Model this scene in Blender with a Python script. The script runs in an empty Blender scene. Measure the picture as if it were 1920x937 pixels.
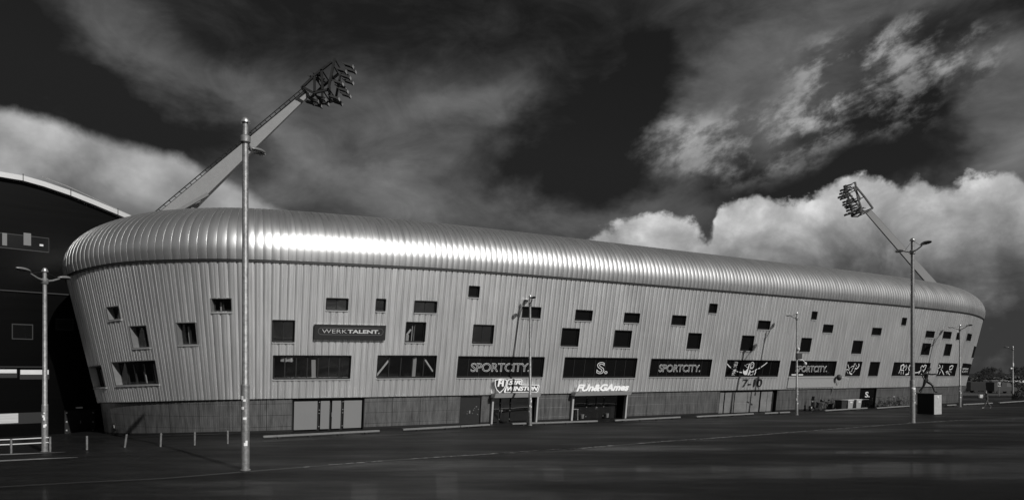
import bpy, bmesh, math, random
from mathutils import Vector, Matrix
import bisect
random.seed(7)
R = math.radians
SC = bpy.context.scene
COL = SC.collection
# ------------------------------------------------------------------ camera, sky, sun, exposure
F, CX, HY, EYE = 1300.0, 960.0, 697.0, 4.0
cd = bpy.data.cameras.new("camera"); cam = bpy.data.objects.new("camera", cd); COL.objects.link(cam)
cam.location = (0, 0, EYE); cam.rotation_euler = (R(90), 0, 0)
cd.sensor_width = 36; cd.lens = F / 1920 * 36; cd.shift_y = (HY - 468.5) / 1920
cd.clip_start = 0.1; cd.clip_end = 6000
SC.camera = cam
SUN_EL, SUN_AZ = 30.0, 139.5          # compass bearing from +Y, clockwise: behind the camera, a little to its right
sd = bpy.data.lights.new("sun", 'SUN'); sun = bpy.data.objects.new("sun", sd); COL.objects.link(sun)
sd.energy = 4.2; sd.angle = R(0.5); sd.color = (1, 0.99, 0.97)
_v = Vector((math.sin(R(SUN_AZ)) * math.cos(R(SUN_EL)), math.cos(R(SUN_AZ)) * math.cos(R(SUN_EL)), math.sin(R(SUN_EL))))
sun.rotation_euler = _v.to_track_quat('Z', 'Y').to_euler()
SC.view_settings.view_transform = 'Standard'; SC.view_settings.look = 'None'
SC.view_settings.exposure = 0.0; SC.view_settings.gamma = 1.0; SC.view_settings.use_curve_mapping = False

W = bpy.data.worlds.new("World"); SC.world = W; W.use_nodes = True
def build_sky():
    nt = W.node_tree; N = nt.nodes; L = nt.links; N.clear()
    def put(sock, v):
        if isinstance(v, (int, float)): sock.default_value = v
        else: L.new(v, sock)
    def m(op, a, b=0.0, c=0.0, clamp=False):
        n = N.new('ShaderNodeMath'); n.operation = op; n.use_clamp = clamp
        put(n.inputs[0], a); put(n.inputs[1], b); put(n.inputs[2], c); return n.outputs[0]
    add = lambda a, b: m('ADD', a, b); mul = lambda a, b: m('MULTIPLY', a, b); sub = lambda a, b: m('SUBTRACT', a, b)
    def ss(x, lo, hi, o0=0.0, o1=1.0):
        n = N.new('ShaderNodeMapRange'); n.interpolation_type = 'SMOOTHSTEP'
        put(n.inputs[0], x); n.inputs[1].default_value = lo; n.inputs[2].default_value = hi
        n.inputs[3].default_value = o0; n.inputs[4].default_value = o1; return n.outputs[0]
    tc = N.new('ShaderNodeTexCoord'); sp = N.new('ShaderNodeSeparateXYZ'); L.new(tc.outputs['Generated'], sp.inputs[0])
    x, y, z = sp.outputs
    phi = m('ARCTAN2', x, y)
    t = m('DIVIDE', z, m('MAXIMUM', m('SQRT', add(mul(x, x), mul(y, y))), 0.02))
    def vec(a, b, c=0.0):
        n = N.new('ShaderNodeCombineXYZ'); put(n.inputs[0], a); put(n.inputs[1], b); put(n.inputs[2], c); return n.outputs[0]
    def noise(v, scale, detail=6, rough=0.55, dist=0.0, color=False):
        n = N.new('ShaderNodeTexNoise'); L.new(v, n.inputs['Vector']); n.inputs['Scale'].default_value = scale
        n.inputs['Detail'].default_value = detail; n.inputs['Roughness'].default_value = rough; n.inputs['Distortion'].default_value = dist
        return n.outputs['Color'] if color else n.outputs['Fac']
    base = vec(phi, mul(t, 1.35))
    wc = noise(base, 5.0, 5, 0.6, color=True); ws = N.new('ShaderNodeSeparateXYZ'); L.new(wc, ws.inputs[0])
    pw = add(phi, mul(sub(ws.outputs[0], 0.5), 0.20)); tw = add(t, mul(sub(ws.outputs[1], 0.5), 0.14))
    n_big = noise(vec(phi, mul(t, 1.7), 3.1), 3.2, 7, 0.55, 0.4)
    n_mid = noise(vec(phi, mul(t, 1.5), 7.7), 9.0, 8, 0.62, 0.5)
    n_str = noise(vec(mul(add(phi, t), 1.0), mul(sub(t, mul(phi, 0.35)), 3.0), 1.2), 7.0, 7, 0.6, 0.3)
    def PT(px, py):
        f = math.atan((px - CX) / F); return f, (HY - py) / F * math.cos(f)
    Fv = add(0.235, mul(sub(n_big, 0.5), 0.12))
    blobs = [  # px, py, rx, ry, rot(deg, up-right positive), amount in display units
        (60, 60, 110, 60, -20, -.12), (250, 60, 260, 60, -28, .10), (120, 170, 260, 60, -20, -.15), (350, 230, 160, 50, -25, -.12),
        (700, 250, 260, 140, 20, .05), (700, 40, 420, 85, 0, -.11), (900, 120, 170, 110, 50, .05),
        (1110, 250, 120, 100, 20, -.22), (1210, 150, 75, 60, 50, -.19), (1010, 40, 330, 55, 0, -.05), (1060, 330, 110, 45, 0, -.10),
        (860, 290, 90, 45, -15, -.07), (830, 240, 130, 50, 30, .05), (800, 370, 420, 45, -4, .08), (650, 330, 200, 45, -30, .04),
        (1320, 270, 105, 65, 15, .13), (1255, 230, 50, 40, 0, .08), (1490, 235, 60, 70, 50, .09), (1400, 60, 240, 120, 10, .03), (1560, 40, 160, 70, 25, .08),
        (1390, 150, 150, 60, 0, .04), (1640, 170, 140, 62, 32, .06), (1740, 70, 90, 40, 30, .07), (1700, 250, 170, 70, 5, -.12), (1480, 335, 190, 36, 0, -.10),
        (1850, 30, 130, 50, 0, -.12), (1890, 210, 75, 150, 10, .17), (1880, 640, 120, 40, 0, -.02), (1840, 610, 90, 22, 0, -.05),
    ]
    for (px, py, rx, ry, rot, amp) in blobs:
        f0, t0 = PT(px, py); a = R(rot); k = 1.0 / F * math.cos(f0)
        dx = mul(sub(pw, f0), 1.0 / (rx * k * 1.25)); dy = mul(sub(tw, t0), 1.0 / (ry * k * 1.25))
        c, s = math.cos(a), math.sin(a); q = rx / ry
        u = add(mul(dx, c), mul(dy, s / q)); v = sub(mul(dy, c), mul(dx, s * q)) if False else add(mul(dy, c), mul(dx, -s * q))
        r2 = add(mul(u, u), mul(v, v))
        Fv = add(Fv, ss(r2, 0.0, 1.9, amp, 0.0))
    # fibrous structure in the lit veils
    Fv = add(Fv, mul(sub(n_mid, 0.5), 0.30)); Fv = add(Fv, mul(sub(n_str, 0.5), 0.10))
    # broken fleecy cloud, high right
    f0, t0 = PT(1660, 150); k = math.cos(f0) / F
    fm = ss(add(m('POWER', mul(sub(pw, f0), 1 / (190 * k)), 2.0), m('POWER', mul(sub(tw, t0), 1 / (130 * k)), 2.0)), 0.2, 1.3, 1.0, 0.0)
    n_fl = noise(vec(add(phi, mul(t, 0.3)), mul(sub(t, mul(phi, 0.4)), 1.5), 4.0), 15.0, 7, 0.62, 0.1)
    Fv = add(Fv, mul(fm, ss(n_fl, 0.43, 0.66, -0.09, 0.26)))
    f1, t1 = PT(1370, 262); k1 = math.cos(f1) / F
    fm2 = ss(add(m('POWER', mul(sub(pw, f1), 1 / (210 * k1)), 2.0), m('POWER', mul(sub(tw, t1), 1 / (95 * k1)), 2.0)), 0.1, 1.2, 1.0, 0.0)
    Fv = add(Fv, mul(fm2, ss(n_fl, 0.38, 0.62, -0.10, 0.17)))
    # unseen sun side, behind the viewer: broken cloud added brighter for facade ambient
    back = ss(y, 0.35, -0.5)
    Fv = add(Fv, mul(back, add(0.16, mul(sub(n_big, 0.5), 0.9))))
    Fv = m('MINIMUM', m('MAXIMUM', Fv, 0.085), 0.86)
    lin = m('POWER', Fv, 2.2)
    # --- cumulus banks with crisp tops
    def curve(pts):
        n = N.new('ShaderNodeFloatCurve'); cu = n.mapping.curves[0]; n.mapping.use_clip = False
        lo, hi = -0.8, 0.8
        P = []
        for (px, py) in pts:
            f, tt = PT(px, py); P.append(((f - lo) / (hi - lo), tt))
        cu.points[0].location = P[0]; cu.points[1].location = P[-1]
        for p in P[1:-1]: cu.points.new(*p)
        for p in cu.points: p.handle_type = 'AUTO'
        n.mapping.update()
        put(n.inputs['Value'], ss_lin(phi, lo, hi)); return n.outputs[0]
    def ss_lin(xx, lo, hi):
        n = N.new('ShaderNodeMapRange'); put(n.inputs[0], xx); n.inputs[1].default_value = lo; n.inputs[2].default_value = hi; return n.outputs[0]
    def bank(pts, lin, soft, amp, scale, top, bot, depth, seed, bump):
        T = curve(pts)
        p3 = vec(phi, t, seed)
        nb = noise(p3, scale, 7, 0.62, 0.25)
        vo = N.new('ShaderNodeTexVoronoi'); vo.feature = 'SMOOTH_F1'; vo.inputs['Scale'].default_value = scale * 1.5; vo.inputs['Smoothness'].default_value = 0.6
        wn = N.new('ShaderNodeMixRGB'); wn.inputs[0].default_value = 0.06
        L.new(p3, wn.inputs[1]); L.new(noise(p3, scale * 2, 5, 0.6, color=True), wn.inputs[2]); L.new(wn.outputs[0], vo.inputs['Vector'])
        puff = sub(0.55, vo.outputs['Distance'])
        edge = add(sub(T, t), add(mul(sub(nb, 0.5), amp), mul(puff, amp * bump)))
        mask = ss(edge, 0.0, soft)
        shade = ss(edge, 0.0, depth, top, bot)
        n2 = noise(vec(phi, mul(t, 1.3), seed + 5), scale * 0.55, 5, 0.6, 0.5)
        shade = add(shade, mul(sub(n2, 0.5), 0.55)); shade = add(shade, mul(sub(puff, 0.25), 0.34)); shade = add(shade, mul(sub(nb, 0.5), 0.18))
        # heavier, darker base low over the horizon
        low = ss(t, 0.02, 0.17, 0.52, 1.0)
        shade = m('POWER', m('MINIMUM', m('MAXIMUM', mul(shade, low), 0.2), 0.86), 2.2)
        mx = N.new('ShaderNodeMix'); mx.data_type = 'FLOAT'; put(mx.inputs[0], mask); put(mx.inputs[2], lin); put(mx.inputs[3], shade)
        return mx.outputs[0]
    lin = bank([(-400, 260), (-150, 190), (0, 187), (60, 203), (150, 235), (240, 262), (330, 280), (400, 310), (470, 352), (550, 392), (640, 440), (760, 600), (1000, 900)],
               lin, 0.020, 0.035, 9, 0.70, 0.36, 0.17, 2.0, 0.3)
    lin = bank([(800, 900), (1000, 620), (1090, 470), (1118, 428), (1150, 412), (1210, 404), (1290, 412), (1326, 432), (1345, 392), (1380, 368), (1470, 368), (1502, 384), (1545, 352), (1590, 320), (1640, 314), (1690, 332), (1722, 324), (1780, 346), (1812, 334), (1850, 338), (1885, 316), (1940, 330), (2300, 380)],
               lin, 0.014, 0.045, 16, 0.76, 0.42, 0.15, 9.0, 0.7)
    sky = N.new('ShaderNodeTexSky'); sky.sky_type = 'NISHITA'; sky.sun_disc = False
    sky.sun_elevation = R(SUN_EL); sky.sun_rotation = R(SUN_AZ); sky.air_density = 1.0; sky.dust_density = 0.3
    srgb = N.new('ShaderNodeSeparateColor'); L.new(sky.outputs[0], srgb.inputs[0])
    # black-and-white rendition through a red filter: the clear air only shows its red light
    clear = mul(m('MINIMUM', srgb.outputs[0], 2.0), 0.06)
    val = add(mul(lin, 10.0), clear)
    cc = N.new('ShaderNodeCombineColor')
    for i in range(3): L.new(val, cc.inputs[i])
    bg = N.new('ShaderNodeBackground'); L.new(cc.outputs[0], bg.inputs[0]); bg.inputs[1].default_value = 0.1
    out = N.new('ShaderNodeOutputWorld'); L.new(bg.outputs[0], out.inputs[0])
build_sky()

# ------------------------------------------------------------------ helpers
def lerp(a, b, t): return a + (b - a) * t
def sstep(x):
    x = max(0.0, min(1.0, x)); return x * x * (3 - 2 * x)
def ground_z(X, Y):
    return -0.35 * sstep((-18 - X) / 12) - 0.45 * sstep((-30.5 - X) / 5)
def PX(px, py, d): return Vector(((px - CX) / F * d, d, EYE + (HY - py) / F * d))
def GP(px, py, dz=0.0):
    z = 0.0
    for _ in range(12):
        d = (EYE - z) * F / (py - HY); X = (px - CX) / F * d; z = ground_z(X, d)
    return Vector((X, d, z + dz))
def proj(p): return (CX + F * p.x / p.y, HY - F * (p.z - EYE) / p.y)

MATS = {}
def mat(name, v, rough=0.6, metal=0.0, var=0.0, vscale=3.0, bump=0.0, bscale=40.0, spec=0.5, coat=0.0, rvar=0.0, stretch=(1, 1, 1), streak=0.0):
    if name in MATS: return MATS[name]
    M = bpy.data.materials.new(name); M.use_nodes = True; nt = M.node_tree; b = nt.nodes['Principled BSDF']
    b.inputs['Base Color'].default_value = (v, v, v, 1); b.inputs['Roughness'].default_value = rough; b.inputs['Metallic'].default_value = metal
    b.inputs['Specular IOR Level'].default_value = spec; b.inputs['Coat Weight'].default_value = coat
    N, L = nt.nodes, nt.links
    tc = N.new('ShaderNodeTexCoord'); mp = N.new('ShaderNodeMapping'); mp.inputs['Scale'].default_value = stretch
    L.new(tc.outputs['Object'], mp.inputs[0])
    if var or rvar:
        n = N.new('ShaderNodeTexNoise'); n.inputs['Scale'].default_value = vscale; n.inputs['Detail'].default_value = 8; n.inputs['Roughness'].default_value = .65
        L.new(mp.outputs[0], n.inputs['Vector'])
        if var:
            r = N.new('ShaderNodeMapRange'); L.new(n.outputs['Fac'], r.inputs[0]); r.inputs[1].default_value = .25; r.inputs[2].default_value = .75
            r.inputs[3].default_value = v * (1 - var); r.inputs[4].default_value = v * (1 + var)
            c = N.new('ShaderNodeCombineColor'); [L.new(r.outputs[0], c.inputs[i]) for i in range(3)]; L.new(c.outputs[0], b.inputs['Base Color'])
        if rvar:
            r = N.new('ShaderNodeMapRange'); L.new(n.outputs['Fac'], r.inputs[0]); r.inputs[1].default_value = .3; r.inputs[2].default_value = .7
            r.inputs[3].default_value = max(.03, rough - rvar); r.inputs[4].default_value = min(1, rough + rvar); L.new(r.outputs[0], b.inputs['Roughness'])
    if bump:
        n2 = N.new('ShaderNodeTexNoise'); n2.inputs['Scale'].default_value = bscale; n2.inputs['Detail'].default_value = 4; L.new(mp.outputs[0], n2.inputs['Vector'])
        bp = N.new('ShaderNodeBump'); bp.inputs['Strength'].default_value = bump; bp.inputs['Distance'].default_value = .02
        L.new(n2.outputs['Fac'], bp.inputs['Height']); L.new(bp.outputs[0], b.inputs['Normal'])
    MATS[name] = M; return M

def tag(o, label=None, cat=None, group=None, kind=None):
    if label: o['label'] = label
    if cat: o['category'] = cat
    if group: o['group'] = group
    if kind: o['kind'] = kind
    return o
ORG = {}
def empty(name, loc, label=None, cat=None, group=None):
    o = bpy.data.objects.new(name, None); COL.objects.link(o); o.location = loc; o.empty_display_size = .3
    ORG[o.name] = Vector(loc); tag(o, label, cat, group); return o
def origin_of(o):
    return ORG.get(o.name, Vector((0, 0, 0))) if o else Vector((0, 0, 0))
class MB:
    def __init__(s): s.v = []; s.f = []; s.mi = []; s.uv = None
    def add(s, vs, fs, mi=0):
        k = len(s.v); s.v += [tuple(p) for p in vs]; s.f += [tuple(i + k for i in f) for f in fs]; s.mi += [mi] * len(fs); return s
    def hexa(s, p, mi=0):   # p: 8 corners, bottom loop 0-3 then top loop 4-7
        return s.add(p, [(0, 3, 2, 1), (4, 5, 6, 7), (0, 1, 5, 4), (1, 2, 6, 5), (2, 3, 7, 6), (3, 0, 4, 7)], mi)
    def box(s, c, size, rz=0.0, mi=0, bev=0.0):
        hx, hy, hz = size[0] / 2, size[1] / 2, size[2] / 2; M = Matrix.Rotation(rz, 3, 'Z'); c = Vector(c)
        if bev <= 0:
            P = [Vector((a * hx, b * hy, q * hz)) for q in (-1, 1) for a, b in ((-1, -1), (1, -1), (1, 1), (-1, 1))]
            return s.hexa([c + M @ p for p in P], mi)
        bm = bmesh.new(); bmesh.ops.create_cube(bm, size=1.0)
        for v in bm.verts: v.co = Vector((v.co.x * 2 * hx, v.co.y * 2 * hy, v.co.z * 2 * hz))
        bmesh.ops.bevel(bm, geom=bm.edges[:], offset=bev, segments=2, affect='EDGES', profile=.5)
        bm.verts.ensure_lookup_table()
        s.add([c + M @ v.co for v in bm.verts], [[v.index for v in f.verts] for f in bm.faces], mi); bm.free(); return s
    def tube(s, pts, rad, n=12, mi=0, cap=True):
        pts = [Vector(p) for p in pts]
        if isinstance(rad, (int, float)): rad = [rad] * len(pts)
        vs, fs = [], []; up = None
        for i, p in enumerate(pts):
            d = (pts[min(i + 1, len(pts) - 1)] - pts[max(i - 1, 0)])
            d = d.normalized() if d.length > 1e-9 else Vector((0, 0, 1))
            if up is None:
                up = Vector((0, 0, 1)) if abs(d.z) < .9 else Vector((1, 0, 0))
            a = d.cross(up).normalized(); b = a.cross(d).normalized(); up = b
            for k in range(n):
                t = 2 * math.pi * k / n; vs.append(p + (a * math.cos(t) + b * math.sin(t)) * rad[i])
        for i in range(len(pts) - 1):
            for k in range(n):
                k2 = (k + 1) % n; fs.append((i * n + k, i * n + k2, (i + 1) * n + k2, (i + 1) * n + k))
        if cap: fs.append(tuple(range(n - 1, -1, -1))); fs.append(tuple((len(pts) - 1) * n + k for k in range(n)))
        return s.add(vs, fs, mi)
    def bar(s, a, b, w, h, mi=0):    # rectangular bar from a to b
        a, b = Vector(a), Vector(b); d = (b - a).normalized(); u = Vector((0, 0, 1)) if abs(d.z) < .95 else Vector((0, 1, 0))
        x = d.cross(u).normalized() * w / 2; y = x.cross(d).normalized() * h / 2
        return s.hexa([a - x - y, a + x - y, a + x + y, a - x + y, b - x - y, b + x - y, b + x + y, b - x + y], mi)
    def ell(s, c, r, n=12, m=8, mi=0, rot=None):
        c = Vector(c); vs = []; fs = []; M = rot or Matrix.Identity(3)
        for i in range(m + 1):
            a = math.pi * i / m - math.pi / 2
            for k in range(n):
                t = 2 * math.pi * k / n; vs.append(c + M @ Vector((r[0] * math.cos(a) * math.cos(t), r[1] * math.cos(a) * math.sin(t), r[2] * math.sin(a))))
        for i in range(m):
            for k in range(n):
                k2 = (k + 1) % n; fs.append((i * n + k, i * n + k2, (i + 1) * n + k2, (i + 1) * n + k))
        return s.add(vs, fs, mi)
    def lathe(s, c, prof, n=16, mi=0):
        c = Vector(c); vs = []; fs = []
        for (r, z) in prof:
            for k in range(n):
                t = 2 * math.pi * k / n; vs.append(c + Vector((r * math.cos(t), r * math.sin(t), z)))
        for i in range(len(prof) - 1):
            for k in range(n):
                k2 = (k + 1) % n; fs.append((i * n + k, i * n + k2, (i + 1) * n + k2, (i + 1) * n + k))
        fs.append(tuple(range(n - 1, -1, -1))); fs.append(tuple((len(prof) - 1) * n + k for k in range(n)))
        return s.add(vs, fs, mi)
    def build(s, name, m, parent=None, smooth=False, label=None, org=None):
        me = bpy.data.meshes.new(name); o0 = origin_of(parent) if org is None else Vector(org)
        me.from_pydata([(p[0] - o0.x, p[1] - o0.y, p[2] - o0.z) for p in s.v], [], s.f)
        ms = m if isinstance(m, (list, tuple)) else [m]
        for q in ms: me.materials.append(q)
        if len(ms) > 1: me.polygons.foreach_set('material_index', s.mi)
        if s.uv:
            uvl = me.uv_layers.new(name='uv')
            for lp in me.loops: uvl.data[lp.index].uv = s.uv[lp.vertex_index]
        if smooth: me.polygons.foreach_set('use_smooth', [True] * len(me.polygons))
        me.validate(); me.update()
        o = bpy.data.objects.new(name, me); COL.objects.link(o)
        if org is not None and parent is None: o.location = o0
        if parent: o.parent = parent; ORG[o.name] = o0
        if label: o['label'] = label
        return o
def angle_smooth(o, deg=40):
    me = o.data; bm = bmesh.new(); bm.from_mesh(me)
    for f in bm.faces: f.smooth = True
    for e in bm.edges:
        e.smooth = not (len(e.link_faces) == 2 and e.calc_face_angle(0) > R(deg))
    bm.to_mesh(me); bm.free(); return o
def copy_tree(o, parent=None):
    c = o.copy(); COL.objects.link(c); c.parent = parent
    for ch in list(o.children): copy_tree(ch, c)
    return c

# ------------------------------------------------------------------ ground, road, gutter
def asphalt(name, v, rlo, rhi, wet_scale, spec):
    M = bpy.data.materials.new(name); M.use_nodes = True; nt = M.node_tree; N, L = nt.nodes, nt.links; b = N['Principled BSDF']
    tc = N.new('ShaderNodeTexCoord'); mp = N.new('ShaderNodeMapping'); L.new(tc.outputs['Object'], mp.inputs[0]); mp.inputs['Rotation'].default_value = (0, 0, R(-25)); mp.inputs['Scale'].default_value = (.45, 1.6, 1)
    def nz(sc, de, src, ro=.6):
        n = N.new('ShaderNodeTexNoise'); n.inputs['Scale'].default_value = sc; n.inputs['Detail'].default_value = de; n.inputs['Roughness'].default_value = ro; L.new(src, n.inputs['Vector']); return n.outputs['Fac']
    def mr(x, a, b_, c, d):
        n = N.new('ShaderNodeMapRange'); L.new(x, n.inputs[0]); n.inputs[1].default_value = a; n.inputs[2].default_value = b_; n.inputs[3].default_value = c; n.inputs[4].default_value = d; return n.outputs[0]
    def mth(op, x, y):
        n = N.new('ShaderNodeMath'); n.operation = op
        for i, q in enumerate((x, y)):
            if isinstance(q, (int, float)): n.inputs[i].default_value = q
            else: L.new(q, n.inputs[i])
        return n.outputs[0]
    big = nz(wet_scale, 6, mp.outputs[0]); fine = nz(60, 3, tc.outputs['Object']); mid = nz(1.3, 8, mp.outputs[0], .7)
    col = mth('MULTIPLY', mr(mid, .3, .7, v * .65, v * 1.4), mr(fine, .3, .7, .7, 1.35))
    # pale flecks: fallen leaves, grit
    vo = N.new('ShaderNodeTexVoronoi'); vo.inputs['Scale'].default_value = 2.2; L.new(tc.outputs['Object'], vo.inputs['Vector'])
    col = mth('ADD', col, mr(vo.outputs['Distance'], .012, .03, .16, 0))
    v2 = N.new('ShaderNodeTexVoronoi'); v2.feature = 'DISTANCE_TO_EDGE'; v2.inputs['Scale'].default_value = .11
    wv = N.new('ShaderNodeMixRGB'); wv.inputs[0].default_value = .45; L.new(tc.outputs['Object'], wv.inputs[1])
    nw = N.new('ShaderNodeTexNoise'); nw.inputs['Scale'].default_value = .35; nw.inputs['Detail'].default_value = 6; L.new(tc.outputs['Object'], nw.inputs['Vector'])
    sc = N.new('ShaderNodeVectorMath'); sc.operation = 'SCALE'; L.new(nw.outputs['Color'], sc.inputs[0]); sc.inputs['Scale'].default_value = 14.0; ad2 = N.new('ShaderNodeVectorMath'); L.new(tc.outputs['Object'], ad2.inputs[0]); L.new(sc.outputs[0], ad2.inputs[1]); L.new(ad2.outputs[0], v2.inputs['Vector'])
    col = mth('MULTIPLY', col, mr(v2.outputs['Distance'], .002, .008, .35, 1.0))
    st = nz(.5, 5, mp.outputs[0], .55); col = mth('MULTIPLY', col, mth('MULTIPLY', mr(st, .40, .62, .88, 1.2), mr(nz(7, 5, tc.outputs['Object'], .75), .35, .65, .72, 1.3)))
    c = N.new('ShaderNodeCombineColor'); [L.new(col, c.inputs[i]) for i in range(3)]; L.new(c.outputs[0], b.inputs['Base Color'])
    L.new(mr(big, .40, .62, rhi, rlo), b.inputs['Roughness'])
    if name == 'wet_asphalt': L.new(mr(big, .50, .58, 0.0, .13), b.inputs['Coat Weight']); b.inputs['Coat Roughness'].default_value = .10
    b.inputs['Specular IOR Level'].default_value = .5; b.inputs['IOR'].default_value = 1.08 + spec
    bp = N.new('ShaderNodeBump'); bp.inputs['Strength'].default_value = .5; bp.inputs['Distance'].default_value = .015; L.new(fine, bp.inputs['Height']); L.new(bp.outputs[0], b.inputs['Normal'])
    return M
M_ground = asphalt('wet_asphalt', .009, .34, .62, .12, .035)
M_road = asphalt('road_asphalt', .011, .42, .66, .16, .03)
M_grass = mat('grass', .035, .9, var=.5, vscale=.6, bump=.6, bscale=8)
def build_ground():
    xs = [-900, -400, -200, -120, -80, -60, -50] + [-45 + i * 1.0 for i in range(32)] + [-10, 0, 20, 45, 70, 110, 200, 450, 1100]
    ys = [-120, -40, 0, 15, 25, 35, 45, 55, 65, 80, 100, 140, 200, 400, 900, 2500]
    b = MB(); nx = len(xs)
    vs = [(x, y, ground_z(x, y)) for y in ys for x in xs]
    fs = [(j * nx + i, j * nx + i + 1, (j + 1) * nx + i + 1, (j + 1) * nx + i) for j in range(len(ys) - 1) for i in range(nx - 1)]
    b.add(vs, fs); o = b.build('ground', M_ground, smooth=True); tag(o, kind='structure')
def strip(a, bb, dz, sub=24):
    # quad strip between two pixel-defined ground polylines (each already Vector lists)
    m = MB(); n = len(a); vs = []; K = 6
    for i in range(n):
        for k in range(K + 1):
            p = a[i].lerp(bb[i], k / K); vs.append((p.x, p.y, ground_z(p.x, p.y) + dz))
    fs = [(i * (K + 1) + k, (i + 1) * (K + 1) + k, (i + 1) * (K + 1) + k + 1, i * (K + 1) + k + 1) for i in range(n - 1) for k in range(K)]
    return m.add(vs, fs)
def resample(pts, n):
    d = [0]
    for i in range(1, len(pts)): d.append(d[-1] + (pts[i] - pts[i - 1]).length)
    out = []
    for k in range(n):
        t = d[-1] * k / (n - 1); i = min(max(bisect.bisect_left(d, t), 1), len(pts) - 1)
        u = (t - d[i - 1]) / (d[i] - d[i - 1]); out.append(pts[i - 1].lerp(pts[i], u))
    return out
build_ground()
GUT = resample([GP(*p) for p in [(-60, 915), (150, 903), (300, 896), (460, 883), (600, 872), (700, 864), (850, 854), (950, 848), (1080, 840), (1250, 826), (1400, 816), (1540, 805), (1700, 793), (1800, 787), (1990, 778)]], 120)
EDG = resample([GP(*p) for p in [(-60, 872), (140, 862), (300, 846), (480, 829), (700, 818), (920, 804.5), (1280, 789), (1480, 778.5), (1706, 766), (1860, 760), (1990, 752)]], 120)
GUT = [Vector((p.x, p.y, 0)) for p in GUT]; EDG = [Vector((p.x, p.y, 0)) for p in EDG]
o = strip(GUT, EDG, .006).build('road', M_road, smooth=True); tag(o, kind='structure')
# gutter of setts, with standing water
def offs(L_, w):
    out = []
    for i, p in enumerate(L_):
        d = (L_[min(i + 1, len(L_) - 1)] - L_[max(i - 1, 0)]).normalized(); out.append(p + Vector((d.y, -d.x, 0)) * w)
    return out
M_sett = mat('wet_setts', .022, .5, var=.6, vscale=5, bump=1.0, bscale=9, spec=.15)
o = strip(offs(GUT, .32), offs(GUT, -.02), .010).build('gutter', M_sett); tag(o, kind='structure')
M_water = mat('pale_wet_stone', .20, .35, var=.5, vscale=6)
def puddles():
    m = MB(); rnd = random.Random(3)
    GD = [ (p, CX + F * p.x / p.y) for p in resample(GUT, 1400)]
    for p, px in GD:
        dens = 0
        if 925 < px < 1085: dens = .9
        elif 850 < px <= 925: dens = .45
        elif 1235 < px < 1500: dens = .5
        elif 560 < px < 850 or 1085 <= px < 1235 or 1500 <= px < 1800: dens = .12
        if rnd.random() < dens:
            r = rnd.uniform(.05, .13) * (1.25 if 925 < px < 1085 else 1); k = rnd.uniform(1.0, 2.2); n = 9
            c = p + Vector((.06, -.14, 0)) + Vector((rnd.uniform(-.06, .06), rnd.uniform(-.07, .07), 0))
            vs = []
            for q in range(n):
                a = 2 * math.pi * q / n; rr = r * rnd.uniform(.7, 1.2); vs.append((c.x + rr * k * math.cos(a), c.y + rr * math.sin(a) + .3 * rr * math.cos(a), ground_z(c.x, c.y) + .016))
            m.add(vs, [tuple(range(n))])
    tag(m.build('pale_stones', M_water), 'pale worn stones scattered along the gutter of the road', 'stones', kind='stuff')
puddles()

# ------------------------------------------------------------------ stadium surface
CTRL = [(-20, 74, 1.6, 9.8), (-24.5, 68, 1.6, 9.9), (-28.3, 62, 1.65, 10.0), (-30.2, 56.5, 1.65, 10.1), (-30.3, 51.6, 1.69, 10.2), (-28.5, 48.0, 1.9, 10.5),
        (-24.5, 45.5, 2.05, 10.8), (-20.2, 44.4, 2.2, 10.85), (-16.2, 45.1, 2.26, 10.95), (-9.8, 48.4, 2.26, 11.15), (-4.7, 51.4, 2.26, 11.3), (2.6, 55.6, 2.26, 11.35),
        (10.1, 59.9, 2.26, 11.35), (27.2, 69.8, 2.26, 11.35), (40.3, 77.4, 2.26, 11.35), (50.2, 83.1, 2.26, 11.2), (55.2, 86.2, 2.26, 11.0), (58.6, 89.6, 2.26, 10.6),
        (59.5, 94.5, 2.26, 10.5), (57.5, 101, 2.26, 10.5), (50, 106, 2.26, 10.5), (36, 106, 2.26, 10.5), (12, 96, 2.26, 10.4), (-8, 84, 2.0, 10.0)]
def make_curve():
    n = len(CTRL); pts = []
    for i in range(n):
        p0, p1, p2, p3 = [CTRL[(i + k - 1) % n] for k in range(4)]
        for k in range(24):
            t = k / 24
            q = [0.5 * ((2 * p1[c]) + (-p0[c] + p2[c]) * t + (2 * p0[c] - 5 * p1[c] + 4 * p2[c] - p3[c]) * t * t + (-p0[c] + 3 * p1[c] - 3 * p2[c] + p3[c]) * t ** 3) for c in range(4)]
            pts.append(q)
    S = [0.0]
    for i in range(1, len(pts)): S.append(S[-1] + math.hypot(pts[i][0] - pts[i - 1][0], pts[i][1] - pts[i - 1][1]))
    tot = S[-1] + math.hypot(pts[0][0] - pts[-1][0], pts[0][1] - pts[-1][1])
    # smooth normals
    m = len(pts); nr = []
    for i in range(m):
        tx = pts[(i + 1) % m][0] - pts[i - 1][0]; ty = pts[(i + 1) % m][1] - pts[i - 1][1]; l = math.hypot(tx, ty); nr.append((ty / l, -tx / l))
    for _ in range(6):
        nr = [((nr[i - 1][0] + 2 * nr[i][0] + nr[(i + 1) % m][0]) / 4, (nr[i - 1][1] + 2 * nr[i][1] + nr[(i + 1) % m][1]) / 4) for i in range(m)]
    pts.append(pts[0]); S.append(tot); nr.append(nr[0])
    return pts, S, nr, tot
CP, CS, CN, STOT = make_curve()
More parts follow.
